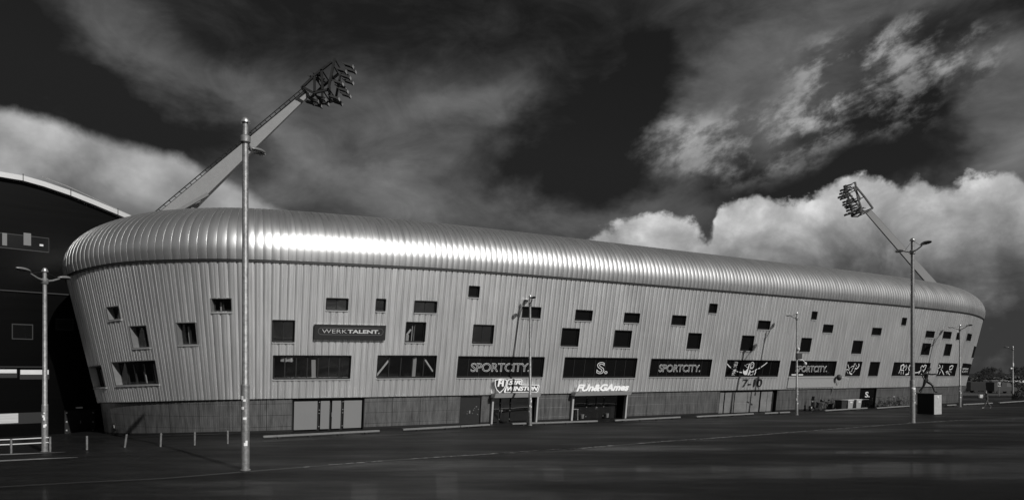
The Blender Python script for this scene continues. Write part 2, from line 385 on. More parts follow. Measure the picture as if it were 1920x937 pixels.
def cat_(s):
    s = s % STOT; i = min(max(bisect.bisect_right(CS, s), 1), len(CS) - 1); t = (s - CS[i - 1]) / max(1e-9, CS[i] - CS[i - 1])
    a, b = CP[i - 1], CP[i]; q = [lerp(a[c], b[c], t) for c in range(4)]
    nx = lerp(CN[i - 1][0], CN[i][0], t); ny = lerp(CN[i - 1][1], CN[i][1], t); l = math.hypot(nx, ny)
    return q[0], q[1], q[2], q[3], nx / l, ny / l
LEAN = 1.85
def surf(s, h, off=0.0):
    """h 0..1 plinth wall, 1..2 cladding; off metres outwards"""
    X, Y, Hb, He, nx, ny = cat_(s)
    if h <= 1:
        o = off - .16 - .30 * (1 - h); z = lerp(ground_z(X, Y), Hb, h)
    else: o = off + LEAN * (h - 1); z = lerp(Hb, He, h - 1)
    return Vector((X + nx * o, Y + ny * o, z))
TIPL = min(CS, key=lambda s: (lambda p: p.x / p.y)(surf(s, 1.5)))
TIPR = max(CS, key=lambda s: (lambda p: p.x / p.y)(surf(s, 1.5)))
FS = [lerp(TIPL - 1.5, TIPR + 1.5, i / 900) for i in range(901)]
def s_at(px, h):
    lo, hi = TIPL + .2, TIPR - .2
    for _ in range(40):
        mdl = (lo + hi) / 2
        if proj(surf(mdl, h))[0] < px: lo = mdl
        else: hi = mdl
    return (lo + hi) / 2
def h_at(s, py, a=1.0, b=2.0):
    lo, hi = a, b
    for _ in range(40):
        mdl = (lo + hi) / 2
        if proj(surf(s, mdl))[1] > py: lo = mdl
        else: hi = mdl
    return (lo + hi) / 2
def win_rect(x0, x1, y0, y1):
    h = 1.4
    for _ in range(6):
        sc = s_at((x0 + x1) / 2, h); h = (h_at(sc, y0) + h_at(sc, y1)) / 2
    return s_at(x0, h), s_at(x1, h), h_at(sc, y1), h_at(sc, y0)
PITCH = .45
WPROF = [(0, -.070), (.075, -.070), (.090, 0), (.28, .018), (.46, .015), (.50, -.014), (.54, .015), (.72, .018), (.910, 0), (.925, -.070), (1, -.070)]
RPROF = [(0, -.040), (.035, -.040), (.05, 0), (.25, .012), (.5, .016), (.75, .012), (.95, 0), (.965, -.040), (1, -.040)]
def rib(s, prof=None):
    prof = prof or WPROF; p = (s / PITCH) % 1.0
    for (a, u), (b, v) in zip(prof, prof[1:]):
        if p <= b: return lerp(u, v, (p - a) / (b - a))
    return prof[-1][1]
def shex(m, s0, s1, h0, h1, o0, o1, mi=0, step=1.0):
    n = max(1, int(math.ceil((s1 - s0) / step)))
    vs = []
    for i in range(n + 1):
        s = lerp(s0, s1, i / n); vs += [surf(s, h0, o0), surf(s, h0, o1), surf(s, h1, o1), surf(s, h1, o0)]
    fs = []
    for i in range(n):
        k = i * 4
        fs += [(k, k + 4, k + 5, k + 1), (k + 1, k + 5, k + 6, k + 2), (k + 2, k + 6, k + 7, k + 3), (k + 3, k + 7, k + 4, k)]
    fs += [(0, 1, 2, 3), (n * 4 + 3, n * 4 + 2, n * 4 + 1, n * 4)]
    return m.add(vs, fs, mi)

# x0, x1, y0, y1 at mid height; kind; panes
WINS = [(203, 225, 575, 598, 'deep', 1), (248, 278, 611, 650.5, 'deep', 2), (334, 369, 605, 645, 'deep', 2), (396, 435, 559.5, 583.4, 'deep', 2), (214, 294, 677, 720, 'deep', 5), (171, 195, 686, 725, 'deep', 3),
        (611.5, 652, 560, 580, 'mid', 2), (704.6, 722, 561, 582, 'mid', 1), (779, 819, 565, 585, 'refl', 2), (512, 551, 601, 640, 'mid', 2), (761, 797.6, 604.6, 640, 'brace2', 2),
        (512, 656, 667, 709, 'brace1', 7), (707, 816.5, 667, 707, 'brace3', 5),
        (879, 898, 537, 556, 'mid', 1), (980, 1013.5, 576, 595, 'mid', 2), (887, 924, 609.6, 643, 'refl', 2), (858, 1018, 669, 706, 'sport', 8), (1052.7, 1084.6, 616, 648, 'mid', 1),
        (1079, 1110, 582, 600, 'mid', 1), (1153, 1182, 620, 650, 'mid', 1), (1170, 1198.6, 587.5, 604, 'mid', 1), (1058, 1192, 671, 707, 'S', 7),
        (1260, 1285.6, 592, 608.5, 'mid', 1), (1289, 1313.5, 625, 653, 'mid', 1), (1331, 1343.6, 570, 586, 'mid', 1), (1421.7, 1443, 601.7, 616.5, 'mid', 1), (1390, 1412, 629.6, 656.5, 'mid', 1),
        (1220, 1333, 673.5, 705, 'sport', 7), (1362, 1460, 675.6, 705, 'player', 7), (1501, 1520, 634, 658.7, 'mid', 1), (1521.5, 1531.4, 584.4, 598, 'mid', 1), (1543, 1561.4, 609, 622.6, 'mid', 1),
        (1597.6, 1615.4, 639, 662, 'mid', 1), (1481, 1566, 677, 704, 'sport', 7), (1587, 1614, 678, 704, 'jump', 1), (1630, 1647, 678.7, 704, 'mid', 1), (1635.5, 1652, 615, 627.4, 'mid', 1),
        (1690.5, 1699, 596, 609, 'mid', 1), (1736, 1751, 621, 632, 'mid', 1), (1728, 1743.5, 644, 664.6, 'mid', 2), (1768.4, 1782.7, 622, 634, 'mid', 1), (1770.8, 1782.7, 645, 666, 'mid', 1),
        (1674, 1742, 680, 703.6, 'fansA', 5), (1757.8, 1792, 681, 704, 'fansB', 3), (1793.6, 1799, 624, 636, 'mid', 1), (1813, 1820.6, 626, 638, 'mid', 1), (1823.7, 1829.5, 650, 670, 'mid', 1), (1803, 1822.7, 682, 703, 'sport2', 2)]
def snap(s):
    k = math.floor(s / .45); return min(((k + p) * .45 for p in (.09, .28, .46, .54, .72, .91, 1.09, -.09)), key=lambda q: abs(q - s))
WR = []
for w in WINS:
    a_ = win_rect(*w[:4]); WR.append((snap(a_[0]), snap(a_[1]), a_[2], a_[3], w[4], w[5], w))
DOORS = {'frosted': (547, 683), 'emergency': (862, 902), 'bar': (921, 1006), 'games': (1070, 1172), 'gate': (1348, 1456), 'gym': (1611, 1642)}
DR = {k: (s_at(a, .5), s_at(b, .5)) for k, (a, b) in DOORS.items()}

# materials
def clad_mat(name, v, rough, metal, aniso=0.0):
    M = bpy.data.materials.new(name); M.use_nodes = True; nt = M.node_tree; N, L = nt.nodes, nt.links; b = N['Principled BSDF']
    b.inputs['Metallic'].default_value = metal
    uv = N.new('ShaderNodeUVMap'); uv.uv_map = 'uv'; mp = N.new('ShaderNodeMapping'); L.new(uv.outputs[0], mp.inputs[0]); mp.inputs['Scale'].default_value = (1 / PITCH, .10, 1)
    # tone of each sheet differs a little; faint run-off streaks
    sx = N.new('ShaderNodeSeparateXYZ'); L.new(mp.outputs[0], sx.inputs[0])
    fl = N.new('ShaderNodeMath'); fl.operation = 'FLOOR'; L.new(sx.outputs[0], fl.inputs[0])
    wn = N.new('ShaderNodeTexWhiteNoise'); wn.noise_dimensions = '1D'; L.new(fl.outputs[0], wn.inputs['W'])
    nz = N.new('ShaderNodeTexNoise'); nz.inputs['Scale'].default_value = 3.0; nz.inputs['Detail'].default_value = 6; L.new(mp.outputs[0], nz.inputs['Vector'])
    n2 = N.new('ShaderNodeTexNoise'); n2.inputs['Scale'].default_value = .25; n2.inputs['Detail'].default_value = 5; L.new(uv.outputs[0], n2.inputs['Vector'])
    def mr(x, a, b_, c, d):
        n = N.new('ShaderNodeMapRange'); L.new(x, n.inputs[0]); n.inputs[1].default_value = a; n.inputs[2].default_value = b_; n.inputs[3].default_value = c; n.inputs[4].default_value = d; return n.outputs[0]
    def mul(x, y):
        n = N.new('ShaderNodeMath'); n.operation = 'MULTIPLY'; L.new(x, n.inputs[0]); L.new(y, n.inputs[1]); return n.outputs[0]
    c0 = mul(mr(wn.outputs['Value'], 0, 1, v * .95, v * 1.04), mr(nz.outputs['Fac'], .3, .7, .95, 1.04)); c0 = mul(c0, mr(n2.outputs['Fac'], .3, .7, .92, 1.06))
    c = N.new('ShaderNodeCombineColor'); [L.new(c0, c.inputs[i]) for i in range(3)]; L.new(c.outputs[0], b.inputs['Base Color'])
    L.new(mr(nz.outputs['Fac'], .3, .7, rough - .03, rough + .04), b.inputs['Roughness'])
    return M
M_clad = clad_mat('ribbed_aluminium', .74, .43, .86)
M_roof = clad_mat('roof_aluminium', .60, .39, .92)
def plinth_mat():
    M = bpy.data.materials.new('plinth_panels'); M.use_nodes = True; nt = M.node_tree; N, L = nt.nodes, nt.links; b = N['Principled BSDF']
    uv = N.new('ShaderNodeUVMap'); uv.uv_map = 'uv'; sx = N.new('ShaderNodeSeparateXYZ'); L.new(uv.outputs[0], sx.inputs[0])
    def mth(op, x, y=0.0):
        n = N.new('ShaderNodeMath'); n.operation = op
        for i, q in enumerate((x, y)):
            if isinstance(q, (int, float)): n.inputs[i].default_value = q
            else: L.new(q, n.inputs[i])
        return n.outputs[0]
    def seam(x, pitch, w):
        f = mth('FRACT', mth('DIVIDE', x, pitch)); return mth('LESS_THAN', f, w / pitch)
    sv = mth('MAXIMUM', seam(sx.outputs[0], 2.15, .03), seam(mth('ADD', sx.outputs[1], .03), .76, .022))
    mp = N.new('ShaderNodeMapping'); mp.inputs['Scale'].default_value = (2.5, .35, 1); L.new(uv.outputs[0], mp.inputs[0])
    nz = N.new('ShaderNodeTexNoise'); nz.inputs['Scale'].default_value = 1.6; nz.inputs['Detail'].default_value = 8; nz.inputs['Roughness'].default_value = .65; L.new(mp.outputs[0], nz.inputs['Vector'])
    r = N.new('ShaderNodeMapRange'); L.new(nz.outputs['Fac'], r.inputs[0]); r.inputs[1].default_value = .3; r.inputs[2].default_value = .75; r.inputs[3].default_value = .075; r.inputs[4].default_value = .22
    col = mth('MULTIPLY', r.outputs[0], mth('SUBTRACT', 1.0, mth('MULTIPLY', sv, .8)))
    c = N.new('ShaderNodeCombineColor'); [L.new(col, c.inputs[i]) for i in range(3)]; L.new(c.outputs[0], b.inputs['Base Color'])
    b.inputs['Metallic'].default_value = .55; b.inputs['Roughness'].default_value = .33
    wv = mth('SINE', mth('MULTIPLY', sx.outputs[0], 2 * math.pi / .13))
    hgt = mth('SUBTRACT', mth('MULTIPLY', wv, .35), mth('MULTIPLY', sv, 2.0))
    bp = N.new('ShaderNodeBump'); bp.inputs['Strength'].default_value = .35; bp.inputs['Distance'].default_value = .02; L.new(hgt, bp.inputs['Height']); L.new(bp.outputs[0], b.inputs['Normal'])
    return M
M_plinth = plinth_mat()
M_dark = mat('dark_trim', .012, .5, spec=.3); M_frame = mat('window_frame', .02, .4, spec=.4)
M_reveal = mat('reveal_metal', .24, .45, .5, var=.15); M_sill = mat('sill_metal', .42, .4, .4)
M_void = mat('interior_dark', .006, .9, spec=.1)
M_white = mat('white_film', .50, .5); M_whitep = mat('white_paint', .30, .5, var=.08)
M_glass = mat('dark_glass', .004, .04, spec=.45, rvar=.0)
M_black = mat('black_lettering', .01, .5)
def wavy_glass(name, refl, transp, base=.004):
    M = bpy.data.materials.new(name); M.use_nodes = True; nt = M.node_tree; N, L = nt.nodes, nt.links; N.clear()
    out = N.new('ShaderNodeOutputMaterial'); g = N.new('ShaderNodeBsdfGlossy'); g.inputs['Roughness'].default_value = .02; g.inputs['Color'].default_value = (refl, refl, refl, 1)
    tc = N.new('ShaderNodeTexCoord'); nz = N.new('ShaderNodeTexNoise'); nz.inputs['Scale'].default_value = .8; nz.inputs['Detail'].default_value = 1; L.new(tc.outputs['Object'], nz.inputs['Vector'])
    bp = N.new('ShaderNodeBump'); bp.inputs['Strength'].default_value = .35; bp.inputs['Distance'].default_value = .04; L.new(nz.outputs['Fac'], bp.inputs['Height']); L.new(bp.outputs[0], g.inputs['Normal'])
    t = N.new('ShaderNodeBsdfTransparent' if transp else 'ShaderNodeBsdfDiffuse'); tv = .8 if transp else base; t.inputs['Color'].default_value = (tv, tv, tv, 1)
    ad = N.new('ShaderNodeAddShader'); L.new(g.outputs[0], ad.inputs[0]); L.new(t.outputs[0], ad.inputs[1]); L.new(ad.outputs[0], out.inputs[0]); return M
M_glassR = wavy_glass('reflecting_glass', .30, False)
M_glassT = wavy_glass('clear_glass', .09, True)
M_glassD = wavy_glass('tinted_glass', .08, False)

SO = Vector((12, 68, 0))
stadium = empty('stadium', SO, 'long rounded silver stadium with ribbed cladding leaning outwards and a curved roof edge', 'stadium')

def cladding():
    # sample positions in s, plus exact window edges
    S = []; n = int(STOT / PITCH)
    for k in range(n + 1):
        for p, _ in WPROF[:-1]:
            s = (k + p) * PITCH
            if s < STOT: S.append(s)
    S.append(STOT)
    for w in WR: S += [w[0], w[1]]
    S = sorted(set(round(s, 5) for s in S))
    m = MB(); uv = []; cache = {}
    def V(i, h):
        key = (i, round(h, 5))
        if key not in cache:
            cache[key] = len(m.v); s = S[i]; X, Y, Hb, He, nx, ny = cat_(s); p = surf(s, max(h, 1.00001), rib(s)); m.v.append(tuple(p)); uv.append((s, p.z))
        return cache[key]
    for i in range(len(S) - 1):
        sm = (S[i] + S[i + 1]) / 2
        cuts = sorted([(w[2], w[3]) for w in WR if w[0] - 1e-4 < sm < w[1] + 1e-4])
        a = 1.0; segs = []
        for (c0, c1) in cuts: segs.append((a, c0)); a = c1
        segs.append((a, 2.0))
        for (h0, h1) in segs:
            m.f.append((V(i, h0), V(i + 1, h0), V(i + 1, h1), V(i, h1))); m.mi.append(0)
    m.uv = uv; m.build('cladding', M_clad, stadium)
    # roof shell: rounded ribs running over the edge
    RH, RV = 4.6, 4.0; A = [-14, -4, 5, 13, 21, 29, 37, 45, 53, 61, 69, 77, 85, 90]
    S2 = []
    for k in range(n + 1):
        for p, _ in RPROF[:-1]:
            s = (k + p) * PITCH
            if s < STOT: S2.append(s)
    r = MB(); r.uv = []; ring = len(A) + 1
    a0 = R(A[0])
    for s in S2:
        X, Y, Hb, He, nx, ny = cat_(s); rb = rib(s, RPROF)
        for a in A:
            ar = R(a); out = LEAN + .10 + (math.cos(ar) - math.cos(a0)) * RH + rb * math.cos(ar)
            z = He + .05 + RV * (math.sin(ar) - math.sin(a0)) / (1 - math.sin(a0)) + rb * math.sin(ar)
            r.v.append((X + nx * out, Y + ny * out, z)); r.uv.append((s, a * .08))
        out = LEAN + .1 - RH * math.cos(a0) - 1.6
        r.v.append((X + nx * out, Y + ny * out, He + RV + .1)); r.uv.append((s, 9))
    c = len(S2)
    for i in range(c):
        j = (i + 1) % c
        for k in range(ring - 1): r.f.append((i * ring + k, j * ring + k, j * ring + k + 1, i * ring + k + 1)); r.mi.append(0)
    ro = r.build('roof', M_roof, stadium); angle_smooth(ro, 28)
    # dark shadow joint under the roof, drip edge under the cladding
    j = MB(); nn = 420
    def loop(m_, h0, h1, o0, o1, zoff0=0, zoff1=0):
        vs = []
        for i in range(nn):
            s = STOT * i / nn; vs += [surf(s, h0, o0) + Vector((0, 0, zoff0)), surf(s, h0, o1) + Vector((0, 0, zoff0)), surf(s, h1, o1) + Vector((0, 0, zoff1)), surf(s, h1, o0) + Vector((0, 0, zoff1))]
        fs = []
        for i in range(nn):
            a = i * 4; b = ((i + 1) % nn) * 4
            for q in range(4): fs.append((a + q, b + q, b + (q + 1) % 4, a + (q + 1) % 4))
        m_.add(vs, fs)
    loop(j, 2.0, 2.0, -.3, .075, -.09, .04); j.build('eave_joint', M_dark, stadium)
    j = MB(); loop(j, 1.0, 1.0, -.5, .05, -.055, -.004); j.build('drip_edge', M_dark, stadium)
    # inner roof closing the bowl behind the edge
    q = MB(); vs = []
    for i in range(nn):
        s = STOT * i / nn; X, Y, Hb, He, nx, ny = cat_(s); out = LEAN - RH - 1.2; vs.append((X + nx * out, Y + ny * out, He + RV - .3))
    vs.append((14, 76, 12.0)); q.add(vs, [(i, (i + 1) % nn, nn) for i in range(nn)]); q.build('inner_roof', mat('inner_roof_sheet', .12, .7), stadium)
cladding()
def plinth():
    S = [STOT * i / 300 for i in range(301)]
    for a, b in DR.values(): S += [a, b]
    S = sorted(set(S)); m = MB(); m.uv = []; f = MB()
    for i in range(len(S)):
        if i == len(S) - 1 or any(a < (S[i] + S[i + 1]) / 2 < b for a, b in DR.values()):
            if m.v: m.build('plinth_wall', M_plinth, stadium); f.build('footing', M_dark, stadium)
            m = MB(); m.uv = []; f = MB(); continue
        shex(f, S[i], S[i + 1], 0, .07, -.05, .035, step=5)
        k = len(m.v)
        for (s, h) in ((S[i], 0), (S[i + 1], 0), (S[i + 1], 1), (S[i], 1)):
            p = surf(s, h) ; p.z -= .3 if h == 0 else -.02; m.v.append(tuple(p)); m.uv.append((s, p.z + .35))
        m.f.append((k, k + 1, k + 2, k + 3)); m.mi.append(0)
plinth()

# ---- writing helpers
def text_geo(body, shear=0.0, offset=0.0, outline=0.0, extrude=0.0, space=1.0):
    cu = bpy.data.curves.new('t', 'FONT'); cu.body = body; cu.size = 1; cu.shear = shear; cu.offset = offset; cu.extrude = extrude; cu.space_character = space
    cu.resolution_u = 4
    if outline: cu.fill_mode = 'NONE'; cu.bevel_depth = outline; cu.bevel_resolution = 0; cu.extrude = 0
    ob = bpy.data.objects.new('t', cu); COL.objects.link(ob)
    dg = bpy.context.evaluated_depsgraph_get(); me = ob.evaluated_get(dg).to_mesh()
    vs = [v.co.copy() for v in me.vertices]; fs = [tuple(p.vertices) for p in me.polygons]
    ob.evaluated_get(dg).to_mesh_clear(); bpy.data.objects.remove(ob); bpy.data.curves.remove(cu)
    return vs, fs
def put_text(name, body, rect, off, m, parent, thick=.02, depth_scale=None, **kw):
    """rect = (s0, s1, h0, h1) on the facade"""
    vs, fs = text_geo(body, extrude=.5 if not kw.get('outline') else 0, **kw)
    x0 = min(v.x for v in vs); x1 = max(v.x for v in vs); y0 = min(v.y for v in vs); y1 = max(v.y for v in vs)
    zr = max(abs(v.z) for v in vs) or 1; b = MB()
    b.add([surf(lerp(rect[0], rect[1], (v.x - x0) / (x1 - x0)), lerp(rect[2], rect[3], (v.y - y0) / (y1 - y0)), off + thick * v.z / zr) for v in vs], fs)
    return b.build(name, m, parent)
def rect_px(x0, x1, y0, y1):
    a = win_rect(x0, x1, y0, y1); return a[:4]
def ribbon(m, pts, w, rect, off, asp, closed=False):
    """flat stroke in unit window coordinates (u right, v up), asp = width/height"""
    P = [Vector((p[0] * asp, p[1], 0)) for p in pts]; n = len(P); vs = []
    for i, p in enumerate(P):
        if closed: d = P[(i + 1) % n] - P[i - 1]
        else: d = P[min(i + 1, n - 1)] - P[max(i - 1, 0)]
        d = d.normalized() if d.length > 0 else Vector((1, 0, 0)); ww = w[i] if isinstance(w, (list, tuple)) else w
        q = Vector((-d.y, d.x, 0)) * ww / 2
        for r_ in (p + q, p - q): vs.append(surf(lerp(rect[0], rect[1], r_.x / asp), lerp(rect[2], rect[3], r_.y), off))
    fs = [(2 * i, 2 * i + 1, 2 * i + 3, 2 * i + 2) for i in range(n - 1)]
    if closed: fs.append((2 * n - 2, 2 * n - 1, 1, 0))
    m.add(vs, fs)
def blob2(m, pts, rect, off):
    m.add([surf(lerp(rect[0], rect[1], u), lerp(rect[2], rect[3], v), off) for u, v in pts], [tuple(range(len(pts)))])

def art(kind, rect, off, parent):
    s0, s1, h0, h1 = rect; wid = s1 - s0; asp = wid / ((h1 - h0) * 9.0); m = MB()
    def to(px, py, ox, oy, W_, H_): return ((px - ox) / W_, 1 - (py - oy) / H_)
    def st(pts, w, ox, oy, W_, H_): ribbon(m, [to(a, b, ox, oy, W_, H_) for a, b in pts], w, rect, off, asp)
    if kind == 'player':
        q = (95, 140, 1310, 390)
        for seg in ([(110, 205), (160, 265), (225, 322)], [(240, 342), (300, 380), (362, 402)], [(380, 412), (440, 430), (512, 445)], [(760, 425), (815, 400)], [(835, 385), (890, 350), (955, 318)], [(975, 300), (1050, 235), (1120, 168)]):
            st(seg, .065, *q)
        blob2(m, [to(*p, *q) for p in ((545, 350), (560, 400), (600, 400), (640, 340), (655, 200), (680, 200), (665, 340), (650, 505), (590, 508), (550, 470), (535, 430))], rect, off)
        blob2(m, [to(*p, *q) for p in ((700, 350), (720, 400), (740, 400), (700, 515), (665, 515), (690, 420))], rect, off)
        st([(640, 210), (550, 255), (635, 310)], .03, *q); st([(705, 345), (705, 180), (750, 165), (780, 200), (785, 290), (760, 335), (715, 330)], .06, *q)
        st([(720, 240), (755, 215)], .03, *q); st([(730, 300), (760, 290)], .04, *q); st([(735, 430), (800, 430), (790, 500), (730, 515), (720, 470)], .035, *q); st([(850, 390), (860, 440), (835, 505)], .08, *q)
        vs, fs = text_geo('MAS DEU')
        x0 = min(v.x for v in vs); x1 = max(v.x for v in vs); y1 = max(v.y for v in vs); b = MB()
        b.add([surf(lerp(s0, s1, (345 - 80 * 1 + 80 * (1 - v.y / y1) - 95 - 30 * (v.x - x0) / (x1 - x0) * -1 - 0) / 1310), lerp(h0, h1, .05 + .9 * (v.x - x0) / (x1 - x0)), off) for v in vs], fs)
        b.build('lettering', M_white, parent)
    elif kind == 'jump':
        q = (320, 245, 490, 480)
        for p, w in (([(360, 320), (400, 410), (440, 480), (420, 555)], .06), ([(430, 550), (400, 510), (350, 500), (345, 560), (325, 610)], .06), ([(380, 590), (430, 670)], .03),
                     ([(480, 440), (520, 390), (580, 370), (610, 350), (575, 300), (640, 290)], .05), ([(600, 350), (580, 430), (550, 500), (545, 560), (520, 590)], .05), ([(470, 580), (490, 650), (560, 690), (575, 660)], .10),
                     ([(650, 330), (690, 400)], .035), ([(745, 290), (775, 360), (740, 440), (690, 490), (645, 450)], .09), ([(650, 480), (650, 570), (600, 635)], .035)): st(p, w, *q)
    elif kind == 'fansA':
        q = (50, 110, 760, 270)
        for p, w in (([(225, 250), (215, 170), (260, 135), (285, 180), (270, 240)], .13), ([(200, 340), (215, 260), (290, 270), (295, 360)], .08), ([(240, 290), (250, 365)], .05), ([(305, 200), (320, 140), (345, 200), (325, 270)], .07),
                     ([(400, 140), (385, 215), (410, 280)], .12), ([(400, 300), (410, 350), (345, 370)], .12), ([(485, 318), (540, 325), (600, 318), (660, 270), (640, 200), (665, 150)], .08), ([(670, 150), (700, 190), (720, 140), (755, 150), (745, 230), (715, 300), (700, 250)], .10), ([(620, 350), (640, 300)], .09), ([(680, 350), (690, 365)], .07)): st(p, w, *q)
    elif kind == 'fansB':
        q = (985, 120, 400, 260)
        for p, w in (([(1015, 140), (1045, 190), (1000, 220), (1010, 290), (1000, 360)], .10), ([(1085, 150), (1095, 200), (1070, 240), (1110, 290), (1160, 370)], .08), ([(1070, 290), (1055, 360)], .06), ([(1245, 190), (1290, 150), (1325, 160), (1310, 230), (1270, 250), (1250, 220)], .10), ([(1190, 310), (1225, 280), (1220, 350)], .10), ([(1260, 270), (1250, 330), (1290, 370)], .07), ([(1290, 270), (1310, 320)], .05)): st(p, w, *q)
    if m.v: m.build('illustration', M_white, parent)

def windows():
    for (s0, s1, h0, h1, kind, np_, src) in WR:
        dep = -.48 if kind == 'deep' else (-.20 if src[0] < 1500 else -.14)
        hz = (h1 - h0) * 9.0; t = .05
        m = MB()   # folded metal surround
        for (a, b, c, d) in ((s0 - t, s0, h0 - .004, h1 + .004), (s1, s1 + t, h0 - .004, h1 + .004), (s0, s1, h1, h1 + .006), (s0, s1, h0 - .006, h0)):
            shex(m, a, b, c, d, dep - .02, .030)
        win = m.build('window', M_reveal if kind == 'deep' else M_dark, stadium)
        ORG[win.name] = SO
        f = MB(); w = .055; wh = w / 9
        shex(f, s0 + .001, s0 + w, h0, h1, dep, dep + .06); shex(f, s1 - w, s1 - .001, h0, h1, dep, dep + .06)
        shex(f, s0 + w, s1 - w, h0 + .0002, h0 + wh, dep, dep + .06); shex(f, s0 + w, s1 - w, h1 - wh, h1 - .0002, dep, dep + .06)
        for k in range(1, np_):
            sc = lerp(s0, s1, k / np_); mw = .07 if kind in ('brace1', 'brace3', 'deep') else .045
            shex(f, sc - mw / 2, sc + mw / 2, h0 + wh, h1 - wh, dep + .002, dep + .05)
        f.build('frame', M_frame, win)
        p = MB(); clear = kind.startswith('brace') or kind == 'deep'
        n = max(1, int((s1 - s0) / .8)); 
        vs = []
        for i in range(n + 1):
            s = lerp(s0, s1, i / n); vs += [surf(s, h0, dep + .02), surf(s, h1, dep + .02)]
        p.add(vs, [(2 * i, 2 * i + 2, 2 * i + 3, 2 * i + 1) for i in range(n)])
        p.build('pane', M_glassT if clear else (M_glassR if kind == 'refl' else M_glassD), win)
        si = MB(); shex(si, s0 - .05, s1 + .05, h0 - .014, h0 - .0065, -.02, .08); si.build('sill', M_sill, win)
        if clear:   # the dim room behind
            r = MB(); D = dep - 1.6
            vs = [surf(s0, h0, dep), surf(s1, h0, dep), surf(s1, h1, dep), surf(s0, h1, dep), surf(s0, h0, D), surf(s1, h0, D), surf(s1, h1, D), surf(s0, h1, D)]
            r.add(vs, [(4, 5, 6, 7), (0, 1, 5, 4), (1, 2, 6, 5), (2, 3, 7, 6), (3, 0, 4, 7)]); r.build('room', M_void, win)
        U = lambda x: lerp(s0, s1, (x - src[0]) / (src[1] - src[0]))
        def brace(xa, ya, xb, yb, wd):
            ha = lerp(h1, h0, (ya - src[2]) / (src[3] - src[2])); hb = lerp(h1, h0, (yb - src[2]) / (src[3] - src[2]))
            b = MB(); b.bar(surf(U(xa), ha, dep - .12), surf(U(xb), hb, dep - .12), wd, wd * .6); b.build('brace', M_whitep, win)
        if kind == 'brace1': brace(586, 674, 588, 708.8, .24); brace(531, 668, 531, 677, .35); brace(542, 668, 542, 677, .35)
        if kind == 'brace3': brace(709, 703, 729, 675, .2); brace(778, 668, 778, 706, .26); brace(797, 674, 814, 696, .2)
        if kind == 'brace2': brace(766, 640, 766, 627, .3); brace(766, 627, 773, 617, .2); brace(776, 608, 776, 639, .06); brace(780, 608, 780, 639, .06)
        if kind == 'deep' and np_ > 1:
            for k in range(1 if np_ < 5 else 3):
                b = MB(); sc = lerp(s0, s1, (.35 + .23 * k)); b.bar(surf(sc, h0 + .005, dep - .10), surf(sc, h1 - .02, dep - .10), .10, .05); b.build('brace', M_whitep, win)
        if kind == 'sport':
            x0, x1, y0, y1 = src[0] + (src[1] - src[0]) * .155, src[0] + (src[1] - src[0]) * .845, src[2] + (src[3] - src[2]) * .28, src[2] + (src[3] - src[2]) * .76
            rr = (U(x0), U(x1), lerp(h1, h0, .74), lerp(h1, h0, .30)); put_text('lettering', 'SPORTCITY.', rr, dep + .05, M_white, win, outline=.017, thick=.01, space=.95)
        if kind == 'S':
            rr = (U(1119), U(1140), lerp(h1, h0, .82), lerp(h1, h0, .20)); put_text('lettering', 'S.', rr, dep + .05, M_white, win, outline=.022, offset=.01, thick=.01)
        if kind == 'sport2':
            for a, b_, tx in ((.36, .52, 'SPORT'), (.60, .76, 'CITY.')):
                put_text('lettering', tx, (lerp(s0, s1, .15), lerp(s0, s1, .8), lerp(h1, h0, b_), lerp(h1, h0, a)), dep + .05, M_white, win, thick=.01)
        if kind in ('player', 'jump', 'fansA', 'fansB'): art(kind, (s0 + .06, s1 - .06, h0 + .007, h1 - .007), dep + .055, win)
windows()

